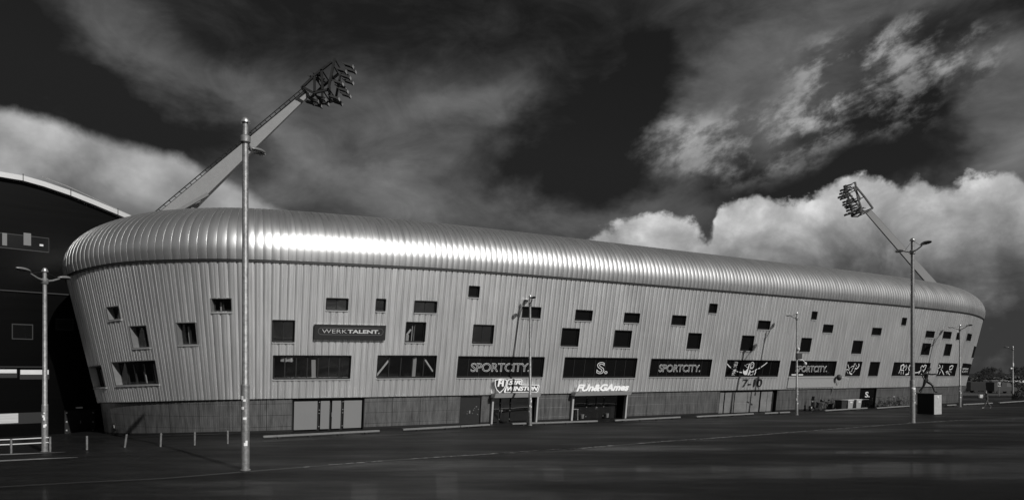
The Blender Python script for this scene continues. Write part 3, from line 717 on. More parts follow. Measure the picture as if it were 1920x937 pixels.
# ---- entrances in the plinth
M_frost = mat('frosted_panel', .17, .35, var=.05, vscale=.4, spec=.4)
M_hand = mat('brushed_steel', .45, .35, .8)
def door_surround(name, key, top=1.0, depth=-.45, m=None):
    s0, s1 = DR[key]; b = MB(); t = .06
    shex(b, s0 - .001, s0 + t, 0, top, depth, .01); shex(b, s1 - t, s1 + .001, 0, top, depth, .01); shex(b, s0 + t, s1 - t, top - .035, top, depth, .008)
    vs = [surf(s0, 0, depth - .01), surf(s1, 0, depth - .01), surf(s1, 1, depth - .01), surf(s0, 1, depth - .01)]; b.add(vs, [(0, 1, 2, 3)])
    return b.build(name, m or M_dark, stadium)
U = lambda s0, s1, t: lerp(s0, s1, t)
def entrances():
    # frosted double door
    s0, s1 = DR['frosted']; D = door_surround('entrance', 'frosted', 1.0, -.30); ORG[D.name] = SO
    L_ = lambda x: lerp(s0, s1, (x - 545) / (683 - 545))
    for a, b in ((550, 593), (644, 679)):
        m = MB(); shex(m, L_(a), L_(b), .05, .90, -.22, -.18); m.build('glass_panel', M_frost, D)
    for a, b in ((599, 616), (621, 638)):
        m = MB(); shex(m, L_(a), L_(b), .05, .90, -.21, -.17); m.build('door', M_frost, D)
    for x in (596.5, 641.5):
        m = MB()
        for h in (.12, .52, .62, .86): shex(m, L_(x) - .035, L_(x) + .035, h, h + .022, -.18, -.13)
        m.build('hinge', M_hand, D)
    m = MB(); m.tube([surf(L_(620), .42, -.1), surf(L_(620), .55, -.1)], .02); m.build('handle', M_hand, D)
    # emergency door
    s0, s1 = DR['emergency']; D = door_surround('service_door', 'emergency', .97, -.12); ORG[D.name] = SO
    m = MB(); shex(m, s0 + .08, s1 - .08, .02, .92, -.11, -.06); m.build('leaf', mat('black_door', .014, .45, var=.2), D)
    m = MB(); rn = random.Random(5)
    for k in range(9):
        u = rn.uniform(.35, .9); h = rn.uniform(.3, .62); shex(m, lerp(s0, s1, u), lerp(s0, s1, u) + .04, h, h + .012, -.058, -.05)
    m.build('stickers', M_white, D)
    m = MB(); shex(m, lerp(s0, s1, .44), lerp(s0, s1, .5), .38, .48, -.058, -.01); m.build('handle', M_hand, D)
    # bar entrance
    s0, s1 = DR['bar']; D = door_surround('entrance', 'bar', .93, -.35); ORG[D.name] = SO
    Lb = lambda x: lerp(s0, s1, (x - 921) / 85.0)
    for nm, a, b in (('glass_panel', 923, 937.5), ('door', 941, 956.5), ('door', 959.5, 993)):
        m = MB(); shex(m, Lb(a), Lb(b), .05, .86, -.26, -.24); m.build(nm, M_glassR, D)
    m = MB()
    for x in (939, 958): 
        for h in (.12, .42, .68): shex(m, Lb(x) - .03, Lb(x) + .03, h, h + .03, -.25, -.2)
    m.build('hinge', M_hand, D)
    m = MB(); m.tube([surf(Lb(942), .36, -.2), surf(Lb(942), .46, -.2)], .022); m.tube([surf(Lb(942), .43, -.2), surf(Lb(944.5), .43, -.2)], .02); m.build('handle', M_hand, D)
    for x in (920.5, 1004):
        m = MB(); shex(m, Lb(x) - .07, Lb(x) + .07, 0, .93, -.05, .28); m.build('side_post', M_whitep, D)
    # games entrance
    s0, s1 = DR['games']; D = door_surround('entrance', 'games', .95, -.9); ORG[D.name] = SO
    Lg = lambda x: lerp(s0, s1, (x - 1070) / 102.0)
    for nm, a, b in (('glass_panel', 1073, 1101), ('door', 1103.5, 1118.5), ('door', 1120, 1133), ('glass_panel', 1135.5, 1160)):
        m = MB(); shex(m, Lg(a), Lg(b), .04, .9, -.30, -.29); m.build(nm, M_glassT, D)
    m = MB()
    for x in (1102.2, 1134.2):
        for h in (.1, .45, .80): shex(m, Lg(x) - .035, Lg(x) + .035, h, h + .03, -.30, -.24)
    m.build('hinge', M_hand, D)
    m = MB(); m.tube([surf(Lg(1119.5), .38, -.22), surf(Lg(1119.5), .48, -.22)], .022); m.tube([surf(Lg(1119.5), .44, -.22), surf(Lg(1122), .44, -.22)], .02); m.build('handle', M_hand, D)
    for x in (1070.5, 1171):
        m = MB(); shex(m, Lg(x) - .08, Lg(x) + .08, 0, .95, -.05, .28); m.build('side_post', M_whitep, D)
    # goods shutter
    s0, s1 = DR['gate']; D = door_surround('shutter_gate', 'gate', .99, -.30); ORG[D.name] = SO
    Lk = lambda x: lerp(s0, s1, (x - 1348) / 108.0)
    Ms = mat('shutter_sheet', .30, .38, .65, var=.25, vscale=1.2)
    for a, b in ((1351, 1359), (1361, 1377), (1379, 1402), (1402.6, 1425), (1428, 1440), (1440.6, 1449)):
        m = MB(); sa, sb = Lk(a), Lk(b); n = max(3, int((sb - sa) / .07))
        vs = []
        for i in range(n + 1):
            s = lerp(sa, sb, i / n); o_ = -.2 + (.02 if i % 2 else 0)
            for h in (.03, .42, .425, .92): vs.append(surf(s, h, o_ - (.015 if .421 < h < .43 else 0)))
        m.add(vs, [(i * 4 + k, (i + 1) * 4 + k, (i + 1) * 4 + k + 1, i * 4 + k + 1) for i in range(n) for k in range(3)]); m.build('shutter_panel', Ms, D)
    # gym door
    s0, s1 = DR['gym']; D = door_surround('entrance', 'gym', .99, -.2); ORG[D.name] = SO
    for a, b in ((.04, .48), (.52, .96)):
        m = MB(); shex(m, lerp(s0, s1, a), lerp(s0, s1, b), .03, .93, -.15, -.13); m.build('door', M_glassD, D)
    put_text('lettering', 'S.', (lerp(s0, s1, .38), lerp(s0, s1, .66), .52, .80), -.11, M_white, D, offset=.02)
    m = MB(); m.tube([surf(lerp(s0, s1, .2), .42, -.08), surf(lerp(s0, s1, .62), .42, -.08)], .03); m.build('push_bar', M_hand, D)
    # number over the gate
    put_text('gate_number', '7-10', rect_px(1391.5, 1428, 710, 725), .075, M_black, stadium, thick=.012, offset=.01)
    # bright folded panel under one of the windows
    r = rect_px(1476, 1565, 708.5, 726); m = MB()
    n = 34
    vs = []
    for i in range(n + 1):
        for q, oo in ((0, .085), (.35, .13), (.65, .13)):
            s = lerp(r[0], r[1], (i + q) / (n + 1)); vs += [surf(s, max(1.005, r[2]), oo), surf(s, r[3], oo)]
    k = len(vs) // 2; m.add(vs, [(2 * i, 2 * i + 2, 2 * i + 3, 2 * i + 1) for i in range(k - 1)])
    shex(m, r[0] - .05, r[1] + .05, r[3], r[3] + .012, .0, .16); m.build('cover_panel', mat('bright_aluminium', .40, .4, .4), stadium)
entrances()
SOF = SO
def sign_thing(name, loc, label, cat): return empty(name, loc, label, cat)
def signs():
    M_white = mat('sign_film', .45, .5)
    # long dark sign
    r = rect_px(588, 721, 609, 637); c = surf((r[0] + r[1]) / 2, r[2], .1)
    t = sign_thing('company_sign', c, 'long dark sign board reading WERKTALENT fixed on the cladding between the upper windows', 'sign')
    m = MB(); shex(m, r[0], r[1], r[2], r[3], .09, .24); m.build('board', mat('sign_board', .014, .45), t)
    q = lambda a, b, lo, hi: (lerp(r[0], r[1], a), lerp(r[0], r[1], b), lerp(r[2], r[3], lo), lerp(r[2], r[3], hi))
    put_text('lettering', 'WERK', q(.10, .44, .43, .68), .255, M_white, t, thick=.01, offset=-.012)
    put_text('lettering', 'TALENT.', q(.45, .91, .43, .68), .255, M_white, t, thick=.01, offset=.035)
    m = MB(); asp = (r[1] - r[0]) / ((r[3] - r[2]) * 9); P = []
    for k in range(9): a = math.pi / 2 + math.pi * k / 8; P.append((.075 + .22 * math.cos(a) / asp + .02, .555 + .22 * math.sin(a)))
    for k in range(9): a = -math.pi / 2 + math.pi * k / 8; P.append((.915 + .22 * math.cos(a) / asp, .555 + .22 * math.sin(a)))
    ribbon(m, P, .018, r, .252, asp, True); m.build('outline', mat('grey_film', .16, .5), t)
    # bar sign: shield + words + canopy
    sm_ = s_at(963, 1.02); r = (s_at(922, 1.02), s_at(1005, 1.02), h_at(sm_, 738, .8, 2), h_at(sm_, 708, .8, 2))
    if r[2] < 1: r = (r[0], r[1], 1 - (1 - r[2]) * .25, r[3])
    c = surf((r[0] + r[1]) / 2, 1.0, .4)
    t = sign_thing('bar_sign', c, 'white outlined SIR WINSTON sign with a shield badge above a glass entrance', 'sign')
    Y = lambda y: lerp(r[2], r[3], (739 - y) / 30.0); X = lambda x: lerp(r[0], r[1], (x - 922) / 83.0)
    def slab(pts, o0, o1, nm, mm):
        b = MB(); n = len(pts); b.add([surf(X(x), Y(y), o0) for x, y in pts] + [surf(X(x), Y(y), o1) for x, y in pts], [tuple(range(n, 2 * n))] + [(i, (i + 1) % n, n + (i + 1) % n, n + i) for i in range(n)])
        return b.build(nm, mm, t)
    Mg = mat('sign_grey', .05, .5); M_white = mat('sign_white', .8, .4); Mk = mat('sign_black', .03, .5)
    back = [(941, 736), (940, 733), (943, 724), (944, 714), (947, 711), (970, 711), (972, 713), (971, 721), (1004, 722), (1006, 725), (1004, 734), (1002, 736)]
    slab(back, .30, .38, 'backing', M_white)
    bk2 = [(942.5, 735), (944.5, 725), (946, 714), (948, 712.3), (969, 712.3), (970.3, 714), (969.3, 722.3), (1003, 723.3), (1004.3, 725.5), (1002.5, 733.5), (1001, 735)]
    slab(bk2, .37, .39, 'backing', Mg)
    put_text('lettering', 'SIR', (X(946), X(969.5), Y(721.5), Y(713.5)), .41, M_white, t, shear=.25, offset=.04)
    put_text('lettering', 'WINSTON', (X(944), X(1003), Y(733), Y(724.5)), .41, M_white, t, shear=.25, offset=.04)
    sh = [(921.5, 712), (932, 710), (943, 712), (942.5, 722), (939, 730), (932, 736.5), (925.5, 730), (922, 722)]
    slab(sh, .30, .40, 'shield', M_white)
    sh2 = [(932 + (x - 932) * .86, 722 + (y - 722) * .88) for x, y in sh]; slab(sh2, .39, .415, 'shield', Mk)
    slab([(926.5, 724.5), (927.5, 713), (930, 711.5), (934, 712.5), (933, 715), (936, 712), (937.5, 714), (937.5, 724.5), (934.5, 724.5), (933.5, 719), (930, 720), (929.5, 724.5)], .41, .43, 'emblem', M_white)
    slab([(931, 714), (934.5, 714.8), (933, 717.5), (931.5, 717)], .428, .437, 'emblem', Mk)
    m = MB(); rc = (s_at(921, 1.02), s_at(1006, 1.02)); shex(m, rc[0], rc[1], .90, 1.012, 0.06, .75); m.build('canopy', M_whitep, t)
    # games sign
    rc = (s_at(1071.5, 1.02), s_at(1176, 1.02)); c = surf((rc[0] + rc[1]) / 2, 1.0, .4)
    t = sign_thing('arcade_sign', c, 'slanted white FUN&GAMES letters standing on a pale canopy over a dark entrance', 'sign')
    m = MB(); shex(m, rc[0], rc[1], .91, 1.012, 0.06, .70); m.build('canopy', M_whitep, t)
    put_text('lettering', 'FUn&GAmes', (s_at(1076, 1.1), s_at(1174, 1.1), 1.018, 1.082), .46, mat('sign_white', .8, .4), t, shear=.25, offset=.045, thick=.03)
    m = MB()
    for k in range(10):
        s = lerp(rc[0] + .3, rc[1] - .3, k / 9); m.tube([surf(s, 1.01, .36), surf(s + .0, 1.07, .36), surf(s, 1.11, .03)], .012, 6)
    m.build('bracket', M_hand, t)
signs()

# ------------------------------------------------------------------ dark grandstand on the left
def left_stand():
    A = Vector((-50, 38.8, 0)); B = Vector((-29.6, 59.2, 0))
    d = (B - A).normalized(); nrm = Vector((d.y, -d.x, 0))
    def at_px(px): r = (px - CX) / F; dd = 88.8 / (1 - r); return Vector((r * dd, dd, 0))
    def zt(px, py): p = at_px(px); return EYE + (HY - py) / F * p.y
    top = [(-330, 300), (-150, 308), (0, 323), (41, 330), (80, 341), (130, 358), (175, 376), (218, 394), (263, 413), (300, 430)]
    t = empty('grandstand', (-38, 52, -.8), 'dark flat-walled grandstand with a pale curved roof edge left of the silver stadium', 'grandstand')
    Mw = mat('dark_cladding', .008, .3, 1.0, var=.15, vscale=.5, bump=.05, bscale=2, spec=.5, stretch=(.2, .2, 6))
    m = MB(); n = len(top)
    lo = []; hi = []
    for px, py in top:
        p = at_px(px); lo.append(Vector((p.x, p.y, -1.2))); hi.append(Vector((p.x, p.y, zt(px, py) - .45)))
    back = -nrm * 14
    vs = lo + hi + [p + back for p in lo] + [p + back for p in hi]
    fs = []
    for i in range(n - 1):
        fs += [(i, i + 1, n + i + 1, n + i), (2 * n + i + 1, 2 * n + i, 3 * n + i, 3 * n + i + 1)]
    fs += [(0, n, 3 * n, 2 * n), (n - 1, 3 * n - 1, 4 * n - 1, 2 * n - 1)]
    m.add(vs, fs); m.build('wall', Mw, t)
    r = MB(); vs = []
    for p in hi:
        f = p + nrm * .45 + Vector((0, 0, .02)); g = f + Vector((0, 0, .38)); q = p + back + Vector((0, 0, 1.2)); w = p + nrm * .45 - nrm * .5
        vs += [w, f, g, q]
    r.add(vs, [(4 * i + k, 4 * i + 4 + k, 4 * i + 5 + k, 4 * i + 1 + k) for i in range(n - 1) for k in range(3)]); ro = r.build('roof', mat('roof_edge_metal', .36, .4, .3, var=.12, vscale=.3), t)
    # joints in the fascia, thin cable above it
    j = MB()
    for px in (41, 130, 218):
        k = [q[0] for q in top].index(px); p = hi[k] + nrm * .452; j.box(p + Vector((0, 0, .27)), (.05, .05, .5), math.atan2(d.y, d.x))
    j.build('fascia_joint', M_dark, t)
    c = MB(); pts = [hi[k] + nrm * -.2 + Vector((0, 0, .9 - .09 * (k - 4))) for k in range(4, n)]; c.tube(pts, .04, 6); c.build('cable', M_hand, t)
    def rectw(x0, x1, y0, y1, o0, o1, b):
        p0, p1 = at_px(x0), at_px(x1); cm = (x0 + x1) / 2; za = zt(cm, y1); zb = zt(cm, y0)
        b.hexa([Vector((p.x, p.y, z)) + nrm * o for z in (za, zb) for p, o in ((p0, o1), (p1, o1), (p1, o0), (p0, o0))]); return b
    # strip window high up
    w = rectw(-120, 92, 434, 463, -.3, .02, MB()).build('window', M_dark, t)
    rectw(-118, 91, 435.5, 461, .02, .03, MB()).build('pane', M_glass, w)
    for a, b_ in ((4, 13), (44, 58)): rectw(a, b_, 437, 460, .035, .04, MB()).build('curtain', mat('pale_curtain', .14, .8), w)
    rectw(74, 81, 458, 461.5, .04, .05, MB()).build('lamp', M_white, w)
    for (x0, x1, y0, y1) in ((22, 62, 607, 636), (104, 138, 597, 619)):
        w = rectw(x0, x1, y0, y1, -.3, .02, MB()).build('window', M_dark, t)
        rectw(x0 + 2, x1 - 2, y0 + 2, y1 - 2, .02, .03, MB()).build('pane', M_glass, w)
    for (x0, x1, y0, y1) in ((-110, 31, 692, 699), (38, 91, 693, 701.5)):
        w = rectw(x0 - 1, x1 + 1, y0 - 1, y1 + 9, -.3, .02, MB()).build('window', M_dark, t)
        rectw(x0, x1, y0, y1, .02, .04, MB()).build('blind', mat('white_blind', .50, .6, var=.1), w)
    w = rectw(-110, 88, 775, 796, -.3, .02, MB()).build('window', M_dark, t)
    rectw(-108, 34, 776.5, 795, .02, .04, MB()).build('blind', mat('roller_blind', .36, .6, var=.35, vscale=2.5, stretch=(.3, .3, 8)), w)
    for y in (541, 686):
        rectw(-200, 150 if y == 541 else 88, y, y + 2, 0, .12, MB()).build('ledge', M_dark, t)
    # double door with lamp above
    D = rectw(121, 178, 768, 811, -.1, .04, MB()).build('door', mat('dark_door', .008, .5, spec=.2), t)
    for xx in (124.5, 174):
        for yy in (773, 790, 806): rectw(xx - 1.5, xx + 1.5, yy - 1.3, yy + 1.3, .04, .09, MB()).build('hinge', M_hand, D)
    rectw(150, 151.5, 788, 793, .04, .1, MB()).build('handle', M_hand, D)
    rectw(142, 154, 762, 765, .02, .16, MB()).build('wall_lamp', M_white, t)
left_stand()

# ------------------------------------------------------------------ floodlight masts
M_mast = mat('mast_paint', .20, .5, .1, var=.08); M_head = mat('dark_steel', .018, .5, .4, var=.4, vscale=2)
M_lampb = mat('lamp_body', .02, .5, .2); M_lens = mat('lamp_lens', .25, .15)
def floodlight(t, p, aim, sc=1.0):
    f = MB(); aim = aim.normalized(); side = Vector((0, 1, 0)); up = side.cross(aim).normalized()
    def bx(c, a, b, d_):
        q = [c + aim * (x * a) + side * (y * b) + up * (z * d_) for z in (-1, 1) for x, y in ((-1, -1), (1, -1), (1, 1), (-1, 1))]; return q
    f.hexa(bx(p, .40 * sc, .28 * sc, .10 * sc)); f.hexa(bx(p + aim * .42 * sc, .10 * sc, .32 * sc, .15 * sc))
    f.bar(p - aim * .3 * sc, p - aim * .75 * sc - up * .1, .07, .07)
    o_ = f.build('floodlight', M_lampb, t); l = MB(); l.hexa(bx(p + aim * .525 * sc, .008, .30 * sc, .13 * sc)); l.build('lens', M_lens, o_)
def mast(label, base, tip, dB, dT, wB, wT, frame, lamps, aim, extra, g):
    b0 = PX(*base, dB); t = empty('floodlight_mast', b0, label, 'floodlight', g)
    t0 = PX(*tip, dT); ax = (t0 - b0).normalized(); dv = Vector((0, 1, 0)); nn = ax.cross(dv).normalized()
    if nn.z < 0: nn = -nn
    th = wB * .16
    m = MB(); vs = []
    for p, w in ((b0, wB), (t0, wT)): vs += [p - nn * w / 2 - dv * th * w / wB, p + nn * w / 2 - dv * th * w / wB, p + nn * w / 2 + dv * th * w / wB, p - nn * w / 2 + dv * th * w / wB]
    m.hexa(vs); m.build('mast', M_mast if wB > 1.5 else mat('grey_mast_paint', .085, .5, .1), t)
    # maintenance ladder along the upper edge
    l = MB(); n = int((t0 - b0).length / .6)
    A0 = b0 + nn * (wB / 2 + .28); A1 = t0 + nn * (wT / 2 + .28)
    if wB < 1.5: A0 = b0 + nn * (wB / 2 + .06); A1 = t0 + nn * (wT / 2 + .06)
    for s_ in (-.28, .28): l.tube([A0 + dv * s_, A1 + dv * s_], .045, 6)
    for i in range(n + 1):
        p = A0.lerp(A1, i / n); l.tube([p - dv * .28, p + dv * .28], .03, 5)
        if i % 2 == 0: l.tube([p + nn * .12, p - nn * (.3 if wB > 1.5 else .1)], .035, 5)
    if wB < 1.5:
        l = MB(); l.tube([A0, A1], .05, 6)
    l.build('ladder' if wB > 1.5 else 'cable', M_head, t)
    f = MB(); dm = (dB + dT) / 2
    for seg in frame:
        for dd in (-1.3, 1.3):
            pts = [PX(x, y, dT) + dv * dd for x, y in seg]
            for i in range(len(pts) - 1): f.bar(pts[i], pts[i + 1], .2, .2)
        for x, y in seg: p = PX(x, y, dT); f.bar(p - dv * 1.3, p + dv * 1.3, .09, .09)
    f.build('head_frame', M_head, t)
    for (x, y, k) in lamps:
        for j in range(k):
            floodlight(t, PX(x, y, dT) + dv * ((j - (k - 1) / 2) * 1.15), aim, .88)
    extra(t)
def exL(t):
    m = MB(); m.bar(PX(290, 420, 62), PX(390, 364, 62), .16, .3); m.build('stay', M_mast, t)
    m = MB(); m.bar(PX(340, 408, 62), PX(362, 390, 62), .15, .15); m.bar(PX(362, 390, 62), PX(372, 402, 62), .15, .15); m.bar(PX(358, 394, 62), PX(345, 404, 62), .1, .1); m.build('bracket', M_mast, t)
MG = 'floodlight masts over the stadium'
mast('large tapered floodlight mast rising to the right behind the lamp post with a round cap', (299, 428), (578, 174), 62, 66, 1.95, .52,
     [[(573, 176), (600, 150), (628, 128)], [(575, 174), (596, 185), (624, 178)], [(634, 122), (628, 150), (622, 181)], [(610, 142), (612, 180)], [(597, 155), (597, 184)]],
     [(656, 128, 2), (643, 137, 2), (651, 149, 2), (637, 160, 2), (646, 174, 2), (630, 188, 2), (592, 193, 2), (580, 192, 1), (605, 189, 2), (598, 144, 2), (589, 147, 1)], Vector((1, .1, -.28)), exL, MG)
mast('slim distant floodlight mast leaning left over the right end of the stadium', (1772, 560), (1628, 397), 98, 100, 1.15, .8,
     [[(1628, 395), (1612, 373), (1597, 355)], [(1595, 346), (1597, 360), (1600, 375), (1606, 393), (1605, 402)], [(1605, 402), (1617, 402), (1626, 394)], [(1592, 355), (1605, 378)]],
     [(1589, 348, 1), (1586, 354, 2), (1585, 360, 2), (1582, 367, 2), (1586, 370, 2), (1591, 376, 2), (1591, 381, 2), (1591, 386, 1), (1597, 387, 2), (1598, 392, 2), (1594, 400, 2), (1610, 393, 2), (1608, 399, 2), (1613, 396, 1)], Vector((-1, .2, -.22)), lambda t: None, MG)

# ------------------------------------------------------------------ lamp posts
def galv(name, v):
    return mat(name, v, .5, .45, var=.5, vscale=7, bump=.3, bscale=30)
M_galv = galv('galvanised_steel', .19)
M_shell = mat('lamp_shell', .22, .4, .4); M_stick = mat('sticker', .65, .6, var=.3, vscale=30)
def lamp_post(name, px, py, ztop, sleeve, r0, r1, arms, label, group, stick=True, head=1.0, collar=.75, extra=None, rise=.28):
    g = GP(px, py); t = empty(name, g, label, 'lamp post', group); H = ztop - g.z
    m = MB(); m.lathe(g, [(r0 * 1.25, -.05), (r0 * 1.25, .03), (r0, .05), (r0, sleeve), (r0 * .98, sleeve + .03), (r0 * .80, sleeve + .07), (r1, H - .1)], 20); angle_smooth(m.build('pole', M_galv, t))
    m = MB(); m.lathe(g + Vector((0, 0, H - .12)), [(r1 * 1.02, 0), (r1 * 1.7, .01), (r1 * 1.7, .09), (r1 * 1.3, .10), (r1 * 1.15, .17), (r1 * .6, .23), (.001, .25)], 20); angle_smooth(m.build('cap', M_hand, t))
    zc = H - collar
    m = MB(); m.lathe(g + Vector((0, 0, zc)), [(r1 * 1.15, -.18), (r1 * 1.7, -.12), (r1 * 1.75, .1), (r1 * 1.2, .16)], 20); angle_smooth(m.build('collar', M_galv, t))
    for (dx, dy, ln) in arms:
        d = Vector((dx, dy, 0)).normalized(); a = g + Vector((0, 0, zc)); e = a + d * ln + Vector((0, 0, rise))
        m = MB(); m.tube([a, a + d * ln * .5 + Vector((0, 0, rise * .36)), e], [.06, .05, .045], 8); am = m.build('arm', M_shell, t)
        w = MB(); w.tube([g + Vector((0, 0, H - .08)), e - d * .1], .012, 5); w.build('guy_wire', M_head, am)
        # teardrop head
        h = MB(); rot = Matrix.Rotation(math.atan2(d.y, d.x), 3, 'Z'); L_ = 1.0 * head; rows = []
        n = 14; st = 9; vs = []
        for i in range(st + 1):
            u = i / st; wdt = .24 * head * math.sin(math.pi * min(1, (u * .93 + .07))) ** .75 + .01; hh = .12 * head * math.sin(math.pi * (u * .9 + .07)) ** .8 + .005
            for k in range(n):
                q = 2 * math.pi * k / n; zz = math.sin(q) * hh * (1.0 if math.sin(q) > 0 else .45)
                vs.append(e + rot @ Vector((u * L_ - .05, math.cos(q) * wdt, zz + .06 + u * .08)))
        fs = [(i * n + k, i * n + (k + 1) % n, (i + 1) * n + (k + 1) % n, (i + 1) * n + k) for i in range(st) for k in range(n)] + [tuple(range(n - 1, -1, -1)), tuple(st * n + k for k in range(n))]
        h.add(vs, fs); hd = h.build('lamp_head', M_shell, t, smooth=True)
        l = MB(); l.ell(e + rot @ Vector((L_ * .5, 0, .055)), (.30 * head, .18 * head, .03), 12, 6, rot=rot); l.build('lamp_glass', M_lampb, hd)
    if stick:
        rn = random.Random(int(px)); 
        for k in range(6):
            a = rn.uniform(-2.4, -.7); z0 = rn.uniform(1.0, sleeve * .86) if sleeve > 1.5 else rn.uniform(.8, 2); w_ = rn.uniform(.2, .45); hh = rn.uniform(.07, .16)
            s_ = MB(); vs = []
            for zz in (z0, z0 + hh):
                for q in range(5):
                    aa = a + w_ * (q - 2) / 2; rr = r0 + .004 + .001 * k; vs.append(g + Vector((rr * math.cos(aa), rr * math.sin(aa), zz)))
            s_.add(vs, [(q, q + 1, q + 6, q + 5) for q in range(4)]); s_.build('sticker', M_stick, t)
    if extra: extra(t, g, H)
    return t
TG, SG = 'tall lamp posts on the forecourt', 'smaller street lamps round the stadium'
lamp_post('lamp_post', 460, 881, 14.25, 3.45, .165, .118, [(.16, 1, .45)], 'tall galvanised lamp post in the left foreground with stickers and a single lamp head', TG, head=1.15, collar=.78, rise=-.30)
lamp_post('lamp_post', 1711, 792, 14.45, 3.3, .20, .125, [(0, 1, 1.25), (0, -1, 1.25)], 'tall double-armed lamp post standing left of the statue', TG, head=1.25, collar=1.0)
lamp_post('lamp_post', 84, 846, 9.4, 2.45, .15, .095, [(.05, 1, 1.1), (-.05, -1, 1.1)], 'double-armed street lamp beside the rails in front of the dark grandstand', SG, head=.95, collar=.6)
lamp_post('lamp_post', 994, 797, 9.7, 2.3, .13, .075, [(-.25, 1, .55), (.25, -1, .55)], 'slim street lamp in front of the SIR WINSTON entrance', SG, head=.8, collar=.6)
def cctv(t, g, H):
    m = MB(); m.ell(g + Vector((.1, -.12, 6.12)), (.13, .13, .16)); m.build('white_globe', M_white, t)
    m = MB(); m.box(g + Vector((.15, -.1, 5.5)), (.5, .35, .55), bev=.04); m.build('equipment_box', M_lampb, t)
    m = MB(); m.tube([g + Vector((.0, -.05, 5.1)), g + Vector((.45, -.05, 5.15)), g + Vector((.75, -.05, 4.9))], .04, 8); m.build('side_arm', M_white, t)
    m = MB(); m.ell(g + Vector((.78, -.05, 4.78)), (.13, .13, .16)); m.build('side_lamp', M_white, t)
    m = MB(); m.box(g + Vector((-.32, -.1, 3.75)), (.42, .05, .12)); m.box(g + Vector((.32, -.1, 3.75)), (.42, .05, .12)); m.build('name_plate', M_white, t)
lamp_post('lamp_post', 1494, 777.5, 9.5, 2.6, .12, .07, [(-.15, 1, 1.0)], 'street lamp carrying a dark equipment box and white globe right of the 7-10 gate', SG, head=.9, collar=.5, extra=cctv)
lamp_post('lamp_post', 1800, 762.5, 9.35, 2.5, .13, .08, [(0, 1, 1.2), (0, -1, 1.2)], 'double-armed street lamp before the right end of the stadium', SG, head=1.0, collar=.5)
lamp_post('lamp_post', 1899, 742.5, 8.15, 2.3, .13, .08, [(-.2, 1, .8)], 'distant street lamp alone at the far right beyond the stadium', SG, head=1.0, collar=.4, stick=False,
          extra=lambda t, g, H: (MB().box(g + Vector((-.05, -.12, 5.2)), (.2, .2, .55), bev=.04).build('white_box', M_white, t), MB().box(g + Vector((-.35, -.12, 4.6)), (.3, .2, .25), bev=.04).build('camera', M_white, t)))

# ------------------------------------------------------------------ bollards, rails, painted light streaks, kerb beams
M_boll = galv('bollard_steel', .16)
BG = 'steel bollards in a row before the stadium corner'
def bollard(px, yb, yt, tilt, label):
    g = GP(px, yb); H = (yb - yt) * g.y / F
    t = MB(); top = g + Vector((tilt, 0, H)); t.tube([g, g.lerp(top, .5), top, top + Vector((0, 0, .015))], [.055, .055, .055, .035], 12)
    o_ = t.build('bollard', M_boll, None, org=g); angle_smooth(o_); tag(o_, label, 'bollard', BG)
for px, yb, yt, tl, lb in ((163, 842.5, 817, 0, 'steel bollard nearest the dark double door'), (234, 838, 814, .10, 'steel bollard clearly leaning to the right'), (301, 836.5, 812, .03, 'steel bollard third from the right end of the row'), (365, 834, 809.5, .01, 'steel bollard second from the right end of the row'), (427, 831, 807, 0, 'steel bollard at the right end of the row next to the tall lamp post')):
    bollard(px, yb, yt, tl, lb)
bar_ = empty('barrier', GP(21, 849), 'low steel barrier with two rails between posts at the left edge', 'barrier')
for px, yb, yt in ((21, 849, 822), (94, 846, 818), (-60, 852, 825)):
    g = GP(px, yb); H = (yb - yt) * g.y / F; MB().tube([g, g + Vector((0, 0, H))], .055, 12).build('post', M_boll, bar_)
for hh in (.72, .46):
    MB().tube([GP(-60, 852) + Vector((0, .07, hh)), GP(21, 849) + Vector((0, .07, hh)), GP(94, 846) + Vector((0, .07, hh + .02))], .03, 8).build('rail', mat('white_rail', .6, .4), bar_)
M_streak = mat('painted_light_streak', .16, .7, var=.6, vscale=1.2)  # pale colour stands for streaks of sunlight on the asphalt
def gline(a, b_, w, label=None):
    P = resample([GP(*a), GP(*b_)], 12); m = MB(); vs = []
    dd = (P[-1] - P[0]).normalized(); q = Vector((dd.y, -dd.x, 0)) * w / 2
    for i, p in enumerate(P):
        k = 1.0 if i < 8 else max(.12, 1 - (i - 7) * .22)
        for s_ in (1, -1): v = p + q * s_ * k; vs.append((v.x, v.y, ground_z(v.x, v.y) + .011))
    m.add(vs, [(2 * i, 2 * i + 1, 2 * i + 3, 2 * i + 2) for i in range(len(P) - 1)]); o_ = m.build('light_streak', M_streak); tag(o_, kind='structure')
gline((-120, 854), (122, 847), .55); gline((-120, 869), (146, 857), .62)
M_beam = mat('pale_concrete', .13, .8, var=.25, vscale=3, bump=.3, bscale=20)
KG = 'pale concrete kerb beams along the stadium front'
KB = [((493, 822.5), (711, 811), 'kerb beam in front of the frosted glass doors'), ((755, 808.5), (862, 802.5), 'kerb beam left of the black service door'), ((863, 802.3), (918, 799), 'short kerb beam in front of the black service door'), ((960, 797.5), (1120, 792), 'kerb beam between the two lettered entrances'),
      ((1152, 790.8), (1275, 784.5), 'kerb beam right of the FUN&GAMES entrance'), ((1305, 783.5), (1412, 777.8), 'kerb beam in front of the 7-10 gate'), ((1433, 777), (1480, 774.8), 'short kerb beam beside the post with the equipment box'), ((1546, 771.8), (1625, 766.8), 'kerb beam in front of the waste containers'), ((1643, 767), (1705, 762.8), 'kerb beam in front of the row of bicycles'),
      ((1773, 761.6), (1792, 760.6), 'shortest kerb beam just right of the statue plinth'), ((1805, 760), (1860, 757.3), 'kerb beam by the walking person'), ((1873, 756.5), (1960, 750.5), 'kerb beam farthest right')]
